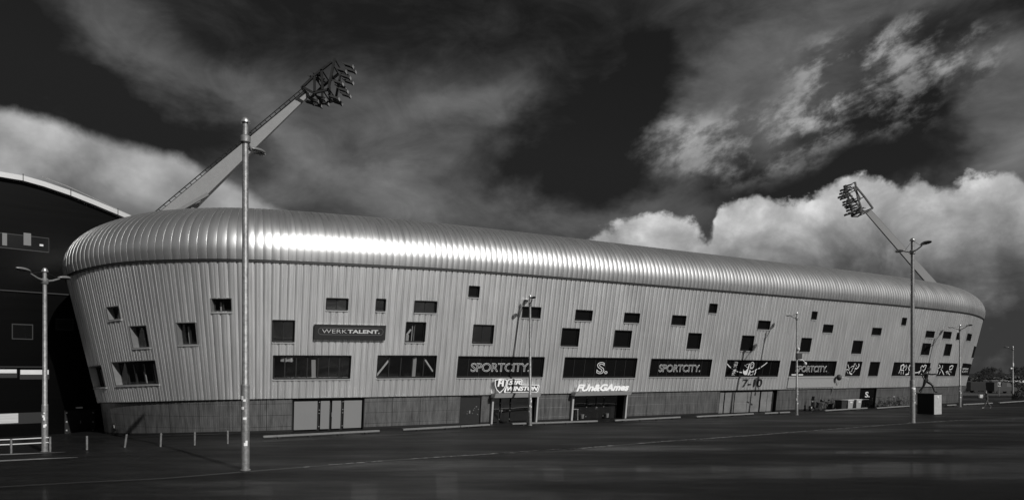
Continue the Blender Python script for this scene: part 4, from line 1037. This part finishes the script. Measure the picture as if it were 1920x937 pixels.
for a, b_, lb in KB:
    p, q = GP(*a), GP(*b_); c = (p + q) / 2; d = q - p; L_ = d.length; rz = math.atan2(d.y, d.x)
    t = empty('kerb_beam', c, lb, 'kerb', KG)
    m = MB(); m.box(c + Vector((0, 0, .14)), (L_, .20, .12), rz, bev=.02); m.build('beam', M_beam, t)
    n = max(2, int(L_ / 1.8)); 
    for k in range(n):
        pp = p.lerp(q, (k + .5) / n); MB().box(pp + Vector((0, 0, .045)), (.14, .18, .09), rz).build('foot', M_dark, t)

# ------------------------------------------------------------------ people
M_skin = mat('skin', .25, .5); M_bronze = mat('bronze', .014, .42, .3, var=.4, vscale=5)
def figure_mesh(J, E, root, mats, classify, fingers=True, head_dir=Vector((1, 0, 0))):
    names = list(J); me = bpy.data.meshes.new('f'); me.from_pydata([J[n][0] for n in names], [(names.index(a), names.index(b)) for a, b in E], [])
    ob = bpy.data.objects.new('f', me); COL.objects.link(ob)
    md = ob.modifiers.new('s', 'SKIN'); md.use_smooth_shade = True; md.branch_smoothing = .3
    sv = me.skin_vertices[0].data
    for i, n in enumerate(names): r = J[n][1]; k = 1.22 if mats[0] is M_bronze else 1.0; sv[i].radius = (r[0] * k, r[1] * k) if isinstance(r, tuple) else (r * k, r * k)
    for i, n in enumerate(names): sv[i].use_root = (n == root)
    ob.modifiers.new('d', 'SUBSURF').levels = 2
    dg = bpy.context.evaluated_depsgraph_get(); ev = ob.evaluated_get(dg); m2 = ev.to_mesh()
    b = MB(); vs = [v.co.copy() for v in m2.vertices]; fs = [tuple(p.vertices) for p in m2.polygons]
    for f in fs: 
        pass
    b.add(vs, fs); b.mi = [classify(sum((vs[i] for i in f), Vector()) / len(f)) for f in fs]
    ev.to_mesh_clear(); bpy.data.objects.remove(ob)
    hp = Vector(J['head'][0]); hd = head_dir.normalized(); sd_ = Vector((-hd.y, hd.x, 0))
    sk = classify(hp)
    b.ell(hp + hd * .105 - Vector((0, 0, .01)), (.022, .022, .03), 8, 6, sk)                    # nose
    for s_ in (-1, 1): b.ell(hp + sd_ * .082 * s_, (.02, .02, .035), 8, 6, sk); b.ell(hp + hd * .088 + sd_ * .035 * s_ + Vector((0, 0, .025)), (.012, .012, .009), 6, 5, len(mats) - 1)
    b.ell(hp + hd * .09 - Vector((0, 0, .055)), (.012, .025, .008), 6, 5, len(mats) - 1)
    for hand, elbow in (('handL', 'elbowL'), ('handR', 'elbowR')):
        h = Vector(J[hand][0]); d = (h - Vector(J[elbow][0])).normalized(); u = Vector((0, 1, 0)); v = d.cross(u).normalized()
        for k in range(4):
            o_ = u * (k - 1.5) * .021; ln = (.075, .085, .08, .062)[k]; a = h + d * .03 + o_
            b.tube([a, a + d * ln * .6, a + d * ln * .85 + v * .02, a + d * ln * .9 + v * .045], [.0095, .009, .008, .006], 6, sk)
        b.tube([h + u * .03, h + u * .055 + d * .03 + v * .015, h + u * .05 + d * .055 + v * .03], [.012, .010, .008], 6, sk)
    return b
EDGES = [('pelvis', 'waist'), ('waist', 'chest'), ('chest', 'neck'), ('neck', 'head'), ('head', 'crown'), ('chest', 'shL'), ('shL', 'elbowL'), ('elbowL', 'wristL'), ('wristL', 'handL'), ('chest', 'shR'), ('shR', 'elbowR'), ('elbowR', 'wristR'), ('wristR', 'handR'),
         ('pelvis', 'hipL'), ('hipL', 'kneeL'), ('kneeL', 'ankleL'), ('ankleL', 'toeL'), ('pelvis', 'hipR'), ('hipR', 'kneeR'), ('kneeR', 'ankleR'), ('ankleR', 'toeR')]
def statue():
    g = GP(1750, 776.5); 
    pl = empty('plinth', g, 'square dark plinth with a right side coloured as sunlit, carrying the statue', 'plinth')
    # plinth seen on its corner
    R_ = R(-60); Mpd = mat('polished_dark_stone', .006, .35, spec=.2); Mpl = mat('painted_sunlit_side', .30, .6, var=.2, vscale=4)
    w = 1.55; c = g + Vector((.15, .9, 0))
    b = MB(); M = Matrix.Rotation(R(28), 3, 'Z'); hw = w / 2
    m = MB(); m.box(c + Vector((0, 0, .95)), (w, 1.3, 1.9), R_, bev=.015); m.build('block', Mpd, pl)
    xdir = Matrix.Rotation(R_, 3, 'Z') @ Vector((1, 0, 0))
    ydir = Matrix.Rotation(R_, 3, 'Z') @ Vector((0, 1, 0))
    m = MB(); m.box(c + xdir * (w / 2 + .02) + Vector((0, 0, .93)), (.04, 1.24, 1.84), R_); m.build('lit_side_slab', Mpl, pl)  # pale slab puts the sunlight on the right face into its colour
    m = MB(); m.box(c + Vector((0, 0, 1.95)), (w + .12, 1.42, .1), R_, bev=.01); m.build('cap_slab', mat('cap_stone', .03, .4), pl)
    m = MB(); m.ell(c + xdir * (w / 2 + .05) + Vector((0, 0, 1.62)), (.03, .13, .13), rot=Matrix.Rotation(R_, 3, 'Z')); m.build('medallion', M_white, pl)
    k = 1.0
    o_scale = 1.06
    J = {'pelvis': ((-.32, 0, 1.17), (.16, .19)), 'waist': ((-.31, 0, 1.38), (.14, .17)), 'chest': ((-.24, 0, 1.68), (.17, .22)), 'neck': ((-.14, 0, 1.94), .075), 'head': ((-.03, 0, 2.12), (.115, .10)), 'crown': ((-.01, 0, 2.24), .085),
         'shL': ((-.20, .24, 1.80), .095), 'elbowL': ((.12, .30, 1.66), .065), 'wristL': ((.42, .24, 1.70), .048), 'handL': ((.52, .22, 1.71), .05),
         'shR': ((-.28, -.24, 1.80), .095), 'elbowR': ((-.58, -.34, 1.56), .065), 'wristR': ((-.44, -.36, 1.27), .048), 'handR': ((-.38, -.36, 1.19), .05),
         'hipL': ((-.26, .12, 1.08), .13), 'kneeL': ((.20, .12, .74), .088), 'ankleL': ((.38, .12, .14), .06), 'toeL': ((.62, .12, .06), .05),
         'hipR': ((-.36, -.12, 1.08), .13), 'kneeR': ((-.48, -.12, .60), .088), 'ankleR': ((-.80, -.12, .17), .06), 'toeR': ((-.66, -.12, .05), .05)}
    b = figure_mesh(J, EDGES, 'pelvis', [M_bronze, M_bronze], lambda p: 0)
    b.ell((-.03, 0, 2.20), (.13, .115, .09), 12, 8)
    o_ = b.build('statue', [M_bronze, M_bronze], None, smooth=True)
    o_.location = c + Vector((.05, 0, 2.0)); o_.rotation_euler.z = R(-31); o_.scale = (o_scale,) * 3; tag(o_, 'dark bronze statue of a striding player with one arm stretched forward', 'statue')
statue()
def walker():
    g = GP(1851, 765.5)
    Mj = mat('dark_jacket', .03, .8); Mt = mat('trousers', .04, .8); Mh = mat('hair', .08, .7); Ms = mat('shoes', .35, .6)
    J = {'pelvis': ((0, 0, .98), (.14, .16)), 'waist': ((-.02, 0, 1.14), (.13, .15)), 'chest': ((-.06, 0, 1.40), (.15, .19)), 'neck': ((-.10, 0, 1.60), .065), 'head': ((-.14, 0, 1.74), (.10, .085)), 'crown': ((-.135, 0, 1.83), .07),
         'shL': ((-.06, -.21, 1.50), .08), 'elbowL': ((-.14, -.27, 1.22), .055), 'wristL': ((-.38, -.22, 1.22), .04), 'handL': ((-.46, -.20, 1.23), .042),
         'shR': ((-.06, .21, 1.50), .08), 'elbowR': ((-.14, .27, 1.22), .055), 'wristR': ((-.38, .20, 1.20), .04), 'handR': ((-.46, .18, 1.21), .042),
         'hipL': ((0, -.09, .94), .105), 'kneeL': ((-.22, -.10, .54), .075), 'ankleL': ((-.33, -.10, .11), .05), 'toeL': ((-.52, -.10, .05), .045),
         'hipR': ((0, .09, .94), .105), 'kneeR': ((.10, .10, .52), .075), 'ankleR': ((.40, .10, .17), .05), 'toeR': ((.26, .10, .05), .045)}
    def cl(p):
        if p.z > 1.60 or (p.x < -.36 and 1.0 < p.z < 1.4): return 0
        if p.z > .95: return 1
        if p.z > .12: return 2
        return 3
    b = figure_mesh(J, EDGES, 'pelvis', [M_skin, Mj, Mt, Ms, M_black], cl, head_dir=Vector((-1, 0, 0)))
    o_ = b.build('person', [M_skin, Mj, Mt, Ms, M_black], None, smooth=True); o_.location = g; o_.rotation_euler.z = R(-14); o_.scale = (1.06,) * 3
    tag(o_, 'person in a dark jacket walking left across the road carrying a pale parcel', 'person')
    h = MB(); h.ell((-.115, 0, 1.80), (.105, .095, .085), 12, 8); h.build('hair', Mh, o_, smooth=True)
    p = MB(); p.box((0, 0, 0), (.30, .36, .36), bev=.03); o2 = p.build('parcel', mat('pale_parcel', .55, .7), None); o2.location = g + Vector((-.62, .12, 1.34)); o2.rotation_euler.z = R(-14)
    tag(o2, 'pale parcel carried at chest height by the walking person', 'parcel')
walker()

# ------------------------------------------------------------------ bikes, scooter, containers
M_tyre = mat('tyre', .015, .8); M_bframe = mat('bicycle_paint', .03, .3, .3); M_chrome = mat('chrome', .12, .35, .8); M_sad = mat('saddle', .015, .6)
def ring(m, c, r, rr, n=28, k=6):
    pts = [Vector(c) + Vector((r * math.cos(2 * math.pi * i / n), 0, r * math.sin(2 * math.pi * i / n))) for i in range(n + 1)]
    m.tube(pts, rr, k, cap=False)
def make_bicycle():
    t = empty('bicycle', (0, 0, 0), None, 'bicycle')
    for x in (-.53, .53):
        m = MB(); ring(m, (x, 0, .34), .325, .02); w = m.build('wheel', M_tyre, t)
        s_ = MB()
        for k in range(12): a = 2 * math.pi * k / 12; s_.tube([(x, 0, .34), (x + .32 * math.cos(a), 0, .34 + .32 * math.sin(a))], .0035, 4)
        ring(s_, (x, 0, .34), .305, .008, 20, 4); s_.build('rim', M_chrome, w)
    m = MB(); A, B, C, D = (-.15, 0, .80), (.36, 0, .82), (-.02, 0, .32), (-.53, 0, .34)
    for a, b_ in ((A, B), (B, C), (A, C), (A, D), (C, D)): m.tube([a, b_], .018, 8)
    m.build('frame', M_bframe, t)
    MB().tube([(.33, 0, .98), (.36, 0, .82), (.42, 0, .6), (.53, 0, .34)], .016, 8).build('fork', M_bframe, t)
    m = MB(); m.tube([(.33, 0, .98), (.32, 0, 1.06)], .014, 8); m.tube([(.14, -.28, 1.08), (.30, -.2, 1.08), (.32, 0, 1.06), (.30, .2, 1.08), (.14, .28, 1.08)], .013, 8); m.build('handlebar', M_chrome, t)
    m = MB(); m.ell((-.2, 0, .96), (.15, .09, .04), 12, 6); m.build('saddle', M_sad, t, smooth=True)
    MB().tube([(-.15, 0, .80), (-.18, 0, .95)], .014, 8).build('seat_post', M_chrome, t)
    m = MB(); m.tube([(-.02, -.06, .32), (.08, -.06, .18)], .01, 6); m.tube([(-.02, .06, .32), (-.12, .06, .46)], .01, 6); m.box((.08, -.12, .18), (.09, .09, .02)); m.box((-.12, .12, .46), (.09, .09, .02)); m.build('pedals', M_chrome, t)
    m = MB(); m.box((-.55, 0, .76), (.34, .14, .02)); m.tube([(-.53, 0, .34), (-.6, .07, .76)], .008, 6); m.tube([(-.53, 0, .34), (-.6, -.07, .76)], .008, 6); m.build('carrier', M_bframe, t)
    m = MB(); pts = [Vector((-.53 + .36 * math.cos(a), 0, .34 + .36 * math.sin(a))) for a in [R(q) for q in range(20, 200, 15)]]; m.tube(pts, .018, 5); m.build('mudguard', M_bframe, t)
    return t
BK = [(1557, 767.2, 25, 'lone bicycle standing left of the waste containers', None), (1650, 764.5, 60, 'leftmost bicycle of the row right of the gym door', 1), (1659, 764, 15, 'second bicycle from the left in the row right of the gym door', 1), (1668, 763.6, 50, 'third bicycle from the left in the row beyond the gym door', 1),
      (1677, 763.2, 30, 'middle right bicycle of the row beyond the gym door', 1), (1687, 762.7, 70, 'second bicycle from the right in the row before the tall post', 1), (1696, 762.2, 20, 'rightmost bicycle of the row next to the tall double-armed post', 1)]
proto = make_bicycle()
for i, (px, py, rz, lb, gr) in enumerate(BK):
    o_ = proto if i == 0 else copy_tree(proto)
    p = GP(px, py); o_.location = p; o_.rotation_euler = (R(-6 if i % 2 else 5), 0, R(rz)); o_.scale = (1.1,) * 3; o_['label'] = lb; o_['group'] = 'bicycles parked along the stadium wall'
def scooter():
    g = GP(1530, 769.5); t = empty('scooter', (0, 0, 0), 'dark motor scooter parked against the wall left of the lone bicycle', 'scooter')
    Mb = mat('scooter_plastic', .02, .3, coat=.3)
    for x in (-.65, .62):
        m = MB(); ring(m, (x, 0, .27), .21, .065, 24, 8); w = m.build('wheel', M_tyre, t); MB().ell((x, 0, .27), (.15, .05, .15)).build('rim', M_chrome, w)
    m = MB(); prof = [(-.9, .55), (-.85, .75), (-.3, .78), (-.2, .55), (-.15, .32), (.25, .3), (.32, .5), (.42, .95), (.52, .98), (.58, .6), (.55, .45), (.3, .2), (-.3, .2), (-.6, .48)]
    n = len(prof); m.add([(x, y, z) for y in (-.17, .17) for x, z in prof], [tuple(range(n)), tuple(range(2 * n - 1, n - 1, -1))] + [(i, (i + 1) % n, n + (i + 1) % n, n + i) for i in range(n)]); m.build('body', Mb, t)
    m = MB(); m.box((-.5, 0, .84), (.75, .3, .12), bev=.05); m.build('seat', M_sad, t)
    m = MB(); m.tube([(.40, -.34, 1.12), (.5, 0, 1.08), (.40, .34, 1.12)], .022, 8); m.tube([(.5, 0, 1.08), (.62, 0, .27)], .03, 8); m.build('handlebar', M_chrome, t)
    m = MB(); m.add([(.5, -.2, 1.08), (.5, .2, 1.08), (.38, .16, 1.5), (.38, -.16, 1.5), (.52, -.2, 1.08), (.52, .2, 1.08), (.40, .16, 1.5), (.40, -.16, 1.5)], [(0, 1, 2, 3), (7, 6, 5, 4), (0, 4, 5, 1), (1, 5, 6, 2), (2, 6, 7, 3), (3, 7, 4, 0)]); m.build('windshield', M_lampb, t)
    MB().ell((.56, 0, .95), (.07, .1, .09)).build('headlight', M_lens, t)
    m = MB(); m.box((-.98, 0, 1.0), (.35, .36, .3), bev=.05); m.build('top_box', Mb, t)
    t.location = g; t.rotation_euler.z = R(28 + 180)
scooter()
def container(px, py, label, pale, first=None):
    g = GP(px, py); t = empty('waste_container', g, label, 'waste container', 'wheeled waste containers by the gym door')
    Mb = mat('container_pale', .24, .5, var=.1) if pale else mat('container_dark', .02, .5); rz = R(28); rot = Matrix.Rotation(rz, 3, 'Z')
    m = MB(); wb, db, wt, dt = .36, .32, .44, .42; 
    P = [(-wb, -db, .14), (wb, -db, .14), (wb, db, .14), (-wb, db, .14), (-wt, -dt, .98), (wt, -dt, .98), (wt, dt, .98), (-wt, dt, .98)]; m.hexa([g + rot @ Vector(p) for p in P]); m.build('bin_body', Mb, t)
    m = MB(); m.box(g + Vector((0, 0, 1.02)), (.96, .92, .07), rz, bev=.02); m.build('lid', M_white if pale else Mb, t)
    for sx in (-1, 1):
        for sy in (-1, 1):
            c = g + rot @ Vector((sx * .3, sy * .27, .07)); m = MB(); m.tube([c - rot @ Vector((0, .025, 0)), c + rot @ Vector((0, .025, 0))], .07, 12); m.build('castor', M_tyre, t)
    if pale:
        m = MB(); c = g + rot @ Vector((.05, -.415, .8)); m.box(c, (.36, .01, .14), rz); m.build('label_sheet', M_white, t)
container(1577, 768, 'dark waste container left of the two pale ones', False); container(1589, 767.3, 'pale waste container in the middle of three', True); container(1604.5, 766.3, 'pale waste container nearest the gym door', True)
# fixtures on the wall
def wall_fixtures():
    s = s_at(1565, 1.1); p = surf(s, 1.13, .45); t = empty('security_camera', surf(s, 1.13, .1), 'dark camera cluster on a bracket on the cladding above the waste containers', 'camera')
    MB().ell(p, (.28, .25, .33)).build('camera_body', M_lampb, t)
    MB().tube([surf(s, 1.13, .05), p], .06).build('bracket', M_lampb, t)
    MB().tube([p, p + Vector((.8, -.1, -.05)), p + Vector((.95, -.1, -.2))], .035).build('side_arm', M_hand, t)
    MB().tube([surf(s, .97, .1), surf(s, .70, .03)], .05).build('pipe', M_hand, t)
    p = PX(1424, 546, 66.2); t = empty('security_camera', p, 'small camera unit perched on the roof edge above the 7-10 gate', 'camera')
    MB().box(p, (.28, .3, .42), bev=.03).build('housing', M_lampb, t); MB().box(p + Vector((.18, -.05, .05)), (.08, .2, .42)).build('bracket', M_hand, t)
    s = s_at(216, .4); t = empty('wall_box', surf(s, .3, .05), 'small dark box with a pale plate low on the plinth at the rounded corner', 'wall box')
    m = MB(); shex(m, s - .14, s + .14, .18, .36, 0.0, .12); m.build('housing', M_dark, t); m = MB(); shex(m, s - .06, s + .07, .22, .32, .12, .125); m.build('plate', M_white, t)
wall_fixtures()
def games_furniture():
    s0, s1 = DR['games']; L_ = lambda x: lerp(s0, s1, (x - 1070) / 102.0)
    c = surf(L_(1083), 0, -.55); t = empty('side_table', c, 'small white table just inside the glass left of the FUN&GAMES doors', 'table')
    MB().box(c + Vector((0, 0, .88)), (.9, .35, .05), R(30)).build('table_top', M_white, t)
    for k in (-.38, .38): MB().box(c + Matrix.Rotation(R(30), 3, 'Z') @ Vector((k, 0, .43)), (.05, .3, .86), R(30)).build('leg', M_white, t)
    for x, nm in ((1099, 'white pot on the floor behind the glass left of the FUN&GAMES doors'), (1146, 'white pot on the floor behind the glass right of the FUN&GAMES doors')):
        q = surf(L_(x), 0, -.5); m = MB(); m.lathe(q, [(.12, .08), (.17, .42), (.19, .44), (.16, .44)], 12); o_ = m.build('pot', M_whitep, None, org=q); tag(o_, nm, 'pot')
games_furniture()

# ------------------------------------------------------------------ background right
M_bark = mat('bark', .045, .9); M_twig = mat('twigs', .035, .9)
def bare_tree(px, py, d_top, label, seed, spread=1.0):
    g = GP(px, py); H = EYE + (HY - d_top) * g.y / F; rn = random.Random(seed)
    t = empty('bare_tree', g, label, 'tree', 'bare trees beyond the stadium')
    tr = MB(); cr = MB(); tr.tube([g - Vector((0, 0, .1)), g + Vector((.05, 0, H * .18)), g + Vector((0, 0, H * .34))], [.2, .15, .12], 8)
    def grow(p, d, ln, r, lev):
        e = p + d * ln; mid = p + d * ln * .5 + Vector((rn.uniform(-1, 1), rn.uniform(-1, 1), rn.uniform(-.3, .6))) * ln * .07
        (tr if lev == 0 else cr).tube([p, mid, e], [r, r * .8, r * .62], 4 if lev > 1 else 6, cap=False)
        if lev >= 5: return
        for k in range(3 if lev < 4 else 4):
            a = rn.uniform(0, 6.28); sp = rn.uniform(.3, .85)
            u = d.orthogonal().normalized(); v = d.cross(u); nd = (d * math.cos(sp) + (u * math.cos(a) + v * math.sin(a)) * math.sin(sp) + Vector((0, 0, .10))).normalized()
            grow(p.lerp(e, rn.uniform(.7, 1)), nd, ln * rn.uniform(.66, .86), max(.02, r * .66), lev + 1)
    for k in range(5):
        a = 6.28 * k / 5 + rn.uniform(-.3, .3); tl = rn.uniform(.35, .85) * spread; grow(g + Vector((0, 0, H * .32)), Vector((math.cos(a) * math.sin(tl), math.sin(a) * math.sin(tl), math.cos(tl))), H * .20, .07, 0)
    tr.build('trunk', M_bark, t); cr.build('crown', M_twig, t)
bare_tree(1857, 731, 682, 'round bare tree just right of the stadium end', 4, 1.15)
bare_tree(1916, 731, 680, 'bare tree at the right edge behind the distant street lamp', 9, 1.1)
bare_tree(1834, 729, 706, 'small bare tree close behind the stadium end', 12, .9)
def leafy(name, c, rx, ry, rz, n, sz, m, seed, label, cat, group=None):
    rn = random.Random(seed); b = MB()
    for _ in range(n):
        u = Vector((rn.gauss(0, 1), rn.gauss(0, 1), rn.gauss(0, 1))).normalized() * rn.uniform(.5, 1) ** .4
        p = Vector(c) + Vector((u.x * rx, u.y * ry, abs(u.z) * rz * rn.uniform(.8, 1.08))); a = Vector((rn.gauss(0, 1), rn.gauss(0, 1), rn.gauss(0, 1))).normalized(); q = a.orthogonal().normalized(); w = a.cross(q)
        s_ = sz * rn.uniform(.6, 1.3); b.add([p - q * s_, p + w * s_ * .6, p + q * s_, p - w * s_ * .6], [(0, 1, 2, 3)])
    t = empty(name, c, label, cat, group); b.build('foliage', m, t)
    s_ = MB()
    for k in range(7):
        a = rn.uniform(0, 6.28); s_.tube([Vector(c), Vector(c) + Vector((math.cos(a) * rx * .6, math.sin(a) * ry * .6, rz * .7))], .03, 5)
    s_.build('stem', M_bark, t)
M_leaf = mat('hedge_leaves', .022, .7, var=.5, vscale=2)
leafy('hedge', GP(1893, 733.5), 7.0, 1.2, 2.3, 5000, .14, M_leaf, 1, 'long dark hedge behind the distant street lamp', 'hedge')
leafy('hedge', GP(1842, 733.5), 3.4, 1.2, 2.1, 2600, .14, M_leaf, 2, 'dark hedge close to the stadium end behind the walking person', 'hedge')
leafy('shrub', GP(1911, 748), 1.0, .8, 1.35, 1100, .09, M_leaf, 3, 'low dark shrub at the right edge above the last kerb beam', 'shrub')
def van(px, py, label, seed):
    g = GP(px, py); t = empty('parked_van', (0, 0, 0), label, 'van', 'vans parked beyond the stadium')
    Mv = mat('van_paint', .03, .35, coat=.3)
    prof = [(-2.4, .4), (2.3, .4), (2.45, .9), (2.2, 1.15), (1.5, 1.3), (.95, 2.0), (.6, 2.1), (-2.3, 2.1), (-2.42, 1.9)]
    n = len(prof); m = MB(); m.add([(x, y, z) for y in (-.95, .95) for x, z in prof], [tuple(range(n)), tuple(range(2 * n - 1, n - 1, -1))] + [(i, (i + 1) % n, n + (i + 1) % n, n + i) for i in range(n)]); m.build('body', Mv, t)
    for x in (-1.5, 1.5):
        for y in (-.9, .9):
            m = MB(); m.tube([(x, y - .1, .36), (x, y + .1, .36)], .36, 18); m.build('wheel', M_tyre, t)
    m = MB(); m.add([(.2, -.96, 1.25), (1.25, -.96, 1.25), (.85, -.96, 1.9), (.2, -.96, 1.95)], [(0, 1, 2, 3)]); m.build('side_window', M_glassR, t)
    m = MB(); m.add([(1.52, -.8, 1.32), (1.52, .8, 1.32), (.99, .75, 1.98), (.99, -.75, 1.98)], [(0, 1, 2, 3)]); m.build('windscreen', M_glassR, t)
    MB().box((2.42, 0, .75), (.06, 1.3, .12)).build('bumper', M_white, t)
    t.location = g; t.rotation_euler.z = R(seed)
van(1878, 737, 'dark van parked behind the walking person beside the square sign', 8)
van(1842, 735.5, 'dark van partly hidden by the stadium end', -12)
def road_sign(px, py, yt, label, w):
    g = GP(px, py); t = empty('road_sign', g, label, 'sign'); z = EYE + (HY - yt) * g.y / F
    MB().tube([g, g + Vector((0, 0, z - g.z))], .05, 8).build('post', M_galv, t)
    MB().box(g + Vector((0, -.08, z - g.z - w / 2)), (w, .05, w), bev=.01).build('panel', mat('sign_pale', .28, .6), t)
    m = MB(); c = g + Vector((0, -.115, z - g.z - w / 2)); m.box(c + Vector((-.2, 0, .05)), (.18, .01, .35)); m.box(c + Vector((.2, 0, .05)), (.18, .01, .35)); m.box(c + Vector((0, 0, -.15)), (.5, .01, .1)); m.build('symbol', M_black, t)
road_sign(1874, 742, 716, 'square pale road sign on a post in front of the dark hedge', .72)
# low far building and tree belt
def far():
    g = GP(1925, 724); t = empty('warehouse', g, 'low distant warehouse with a pale roof edge at the right edge', 'building'); z = EYE + (HY - 714.5) * g.y / F
    MB().box(g + Vector((6, 6, z / 2 - .2)), (22, 12, z), bev=0).build('wall', mat('far_wall', .05, .8), t); MB().box(g + Vector((6, 6, z - .1)), (22.6, 12.6, .45)).build('roof', mat('far_roof', .5, .6), t)
    rn = random.Random(11); b = MB()
    for _ in range(9000):
        X = rn.uniform(70, 420); Y = 330 + rn.uniform(-8, 8); hh = 1.8 + .7 * math.sin(X * .05) + .5 * math.sin(X * .21 + 1); z = hh * rn.random() ** .7; s_ = rn.uniform(.4, .9)
        a = Vector((rn.gauss(0, 1), rn.gauss(0, 1), rn.gauss(0, 1))).normalized(); q = a.orthogonal().normalized(); w = a.cross(q); p = Vector((X, Y, z)); b.add([p - q * s_, p + w * s_ * .6, p + q * s_, p - w * s_ * .6], [(0, 1, 2, 3)])
    tag(b.build('tree_belt', M_leaf), 'far low belt of dark trees along the horizon', 'trees', kind='stuff')
far()
def verge():
    m = MB(); P = [(66, 118), (200, 118), (320, 300), (90, 300)]; m.add([(x, y, .01) for x, y in P], [(0, 1, 2, 3)]); tag(m.build('grass_verge', M_grass), kind='structure')
verge()
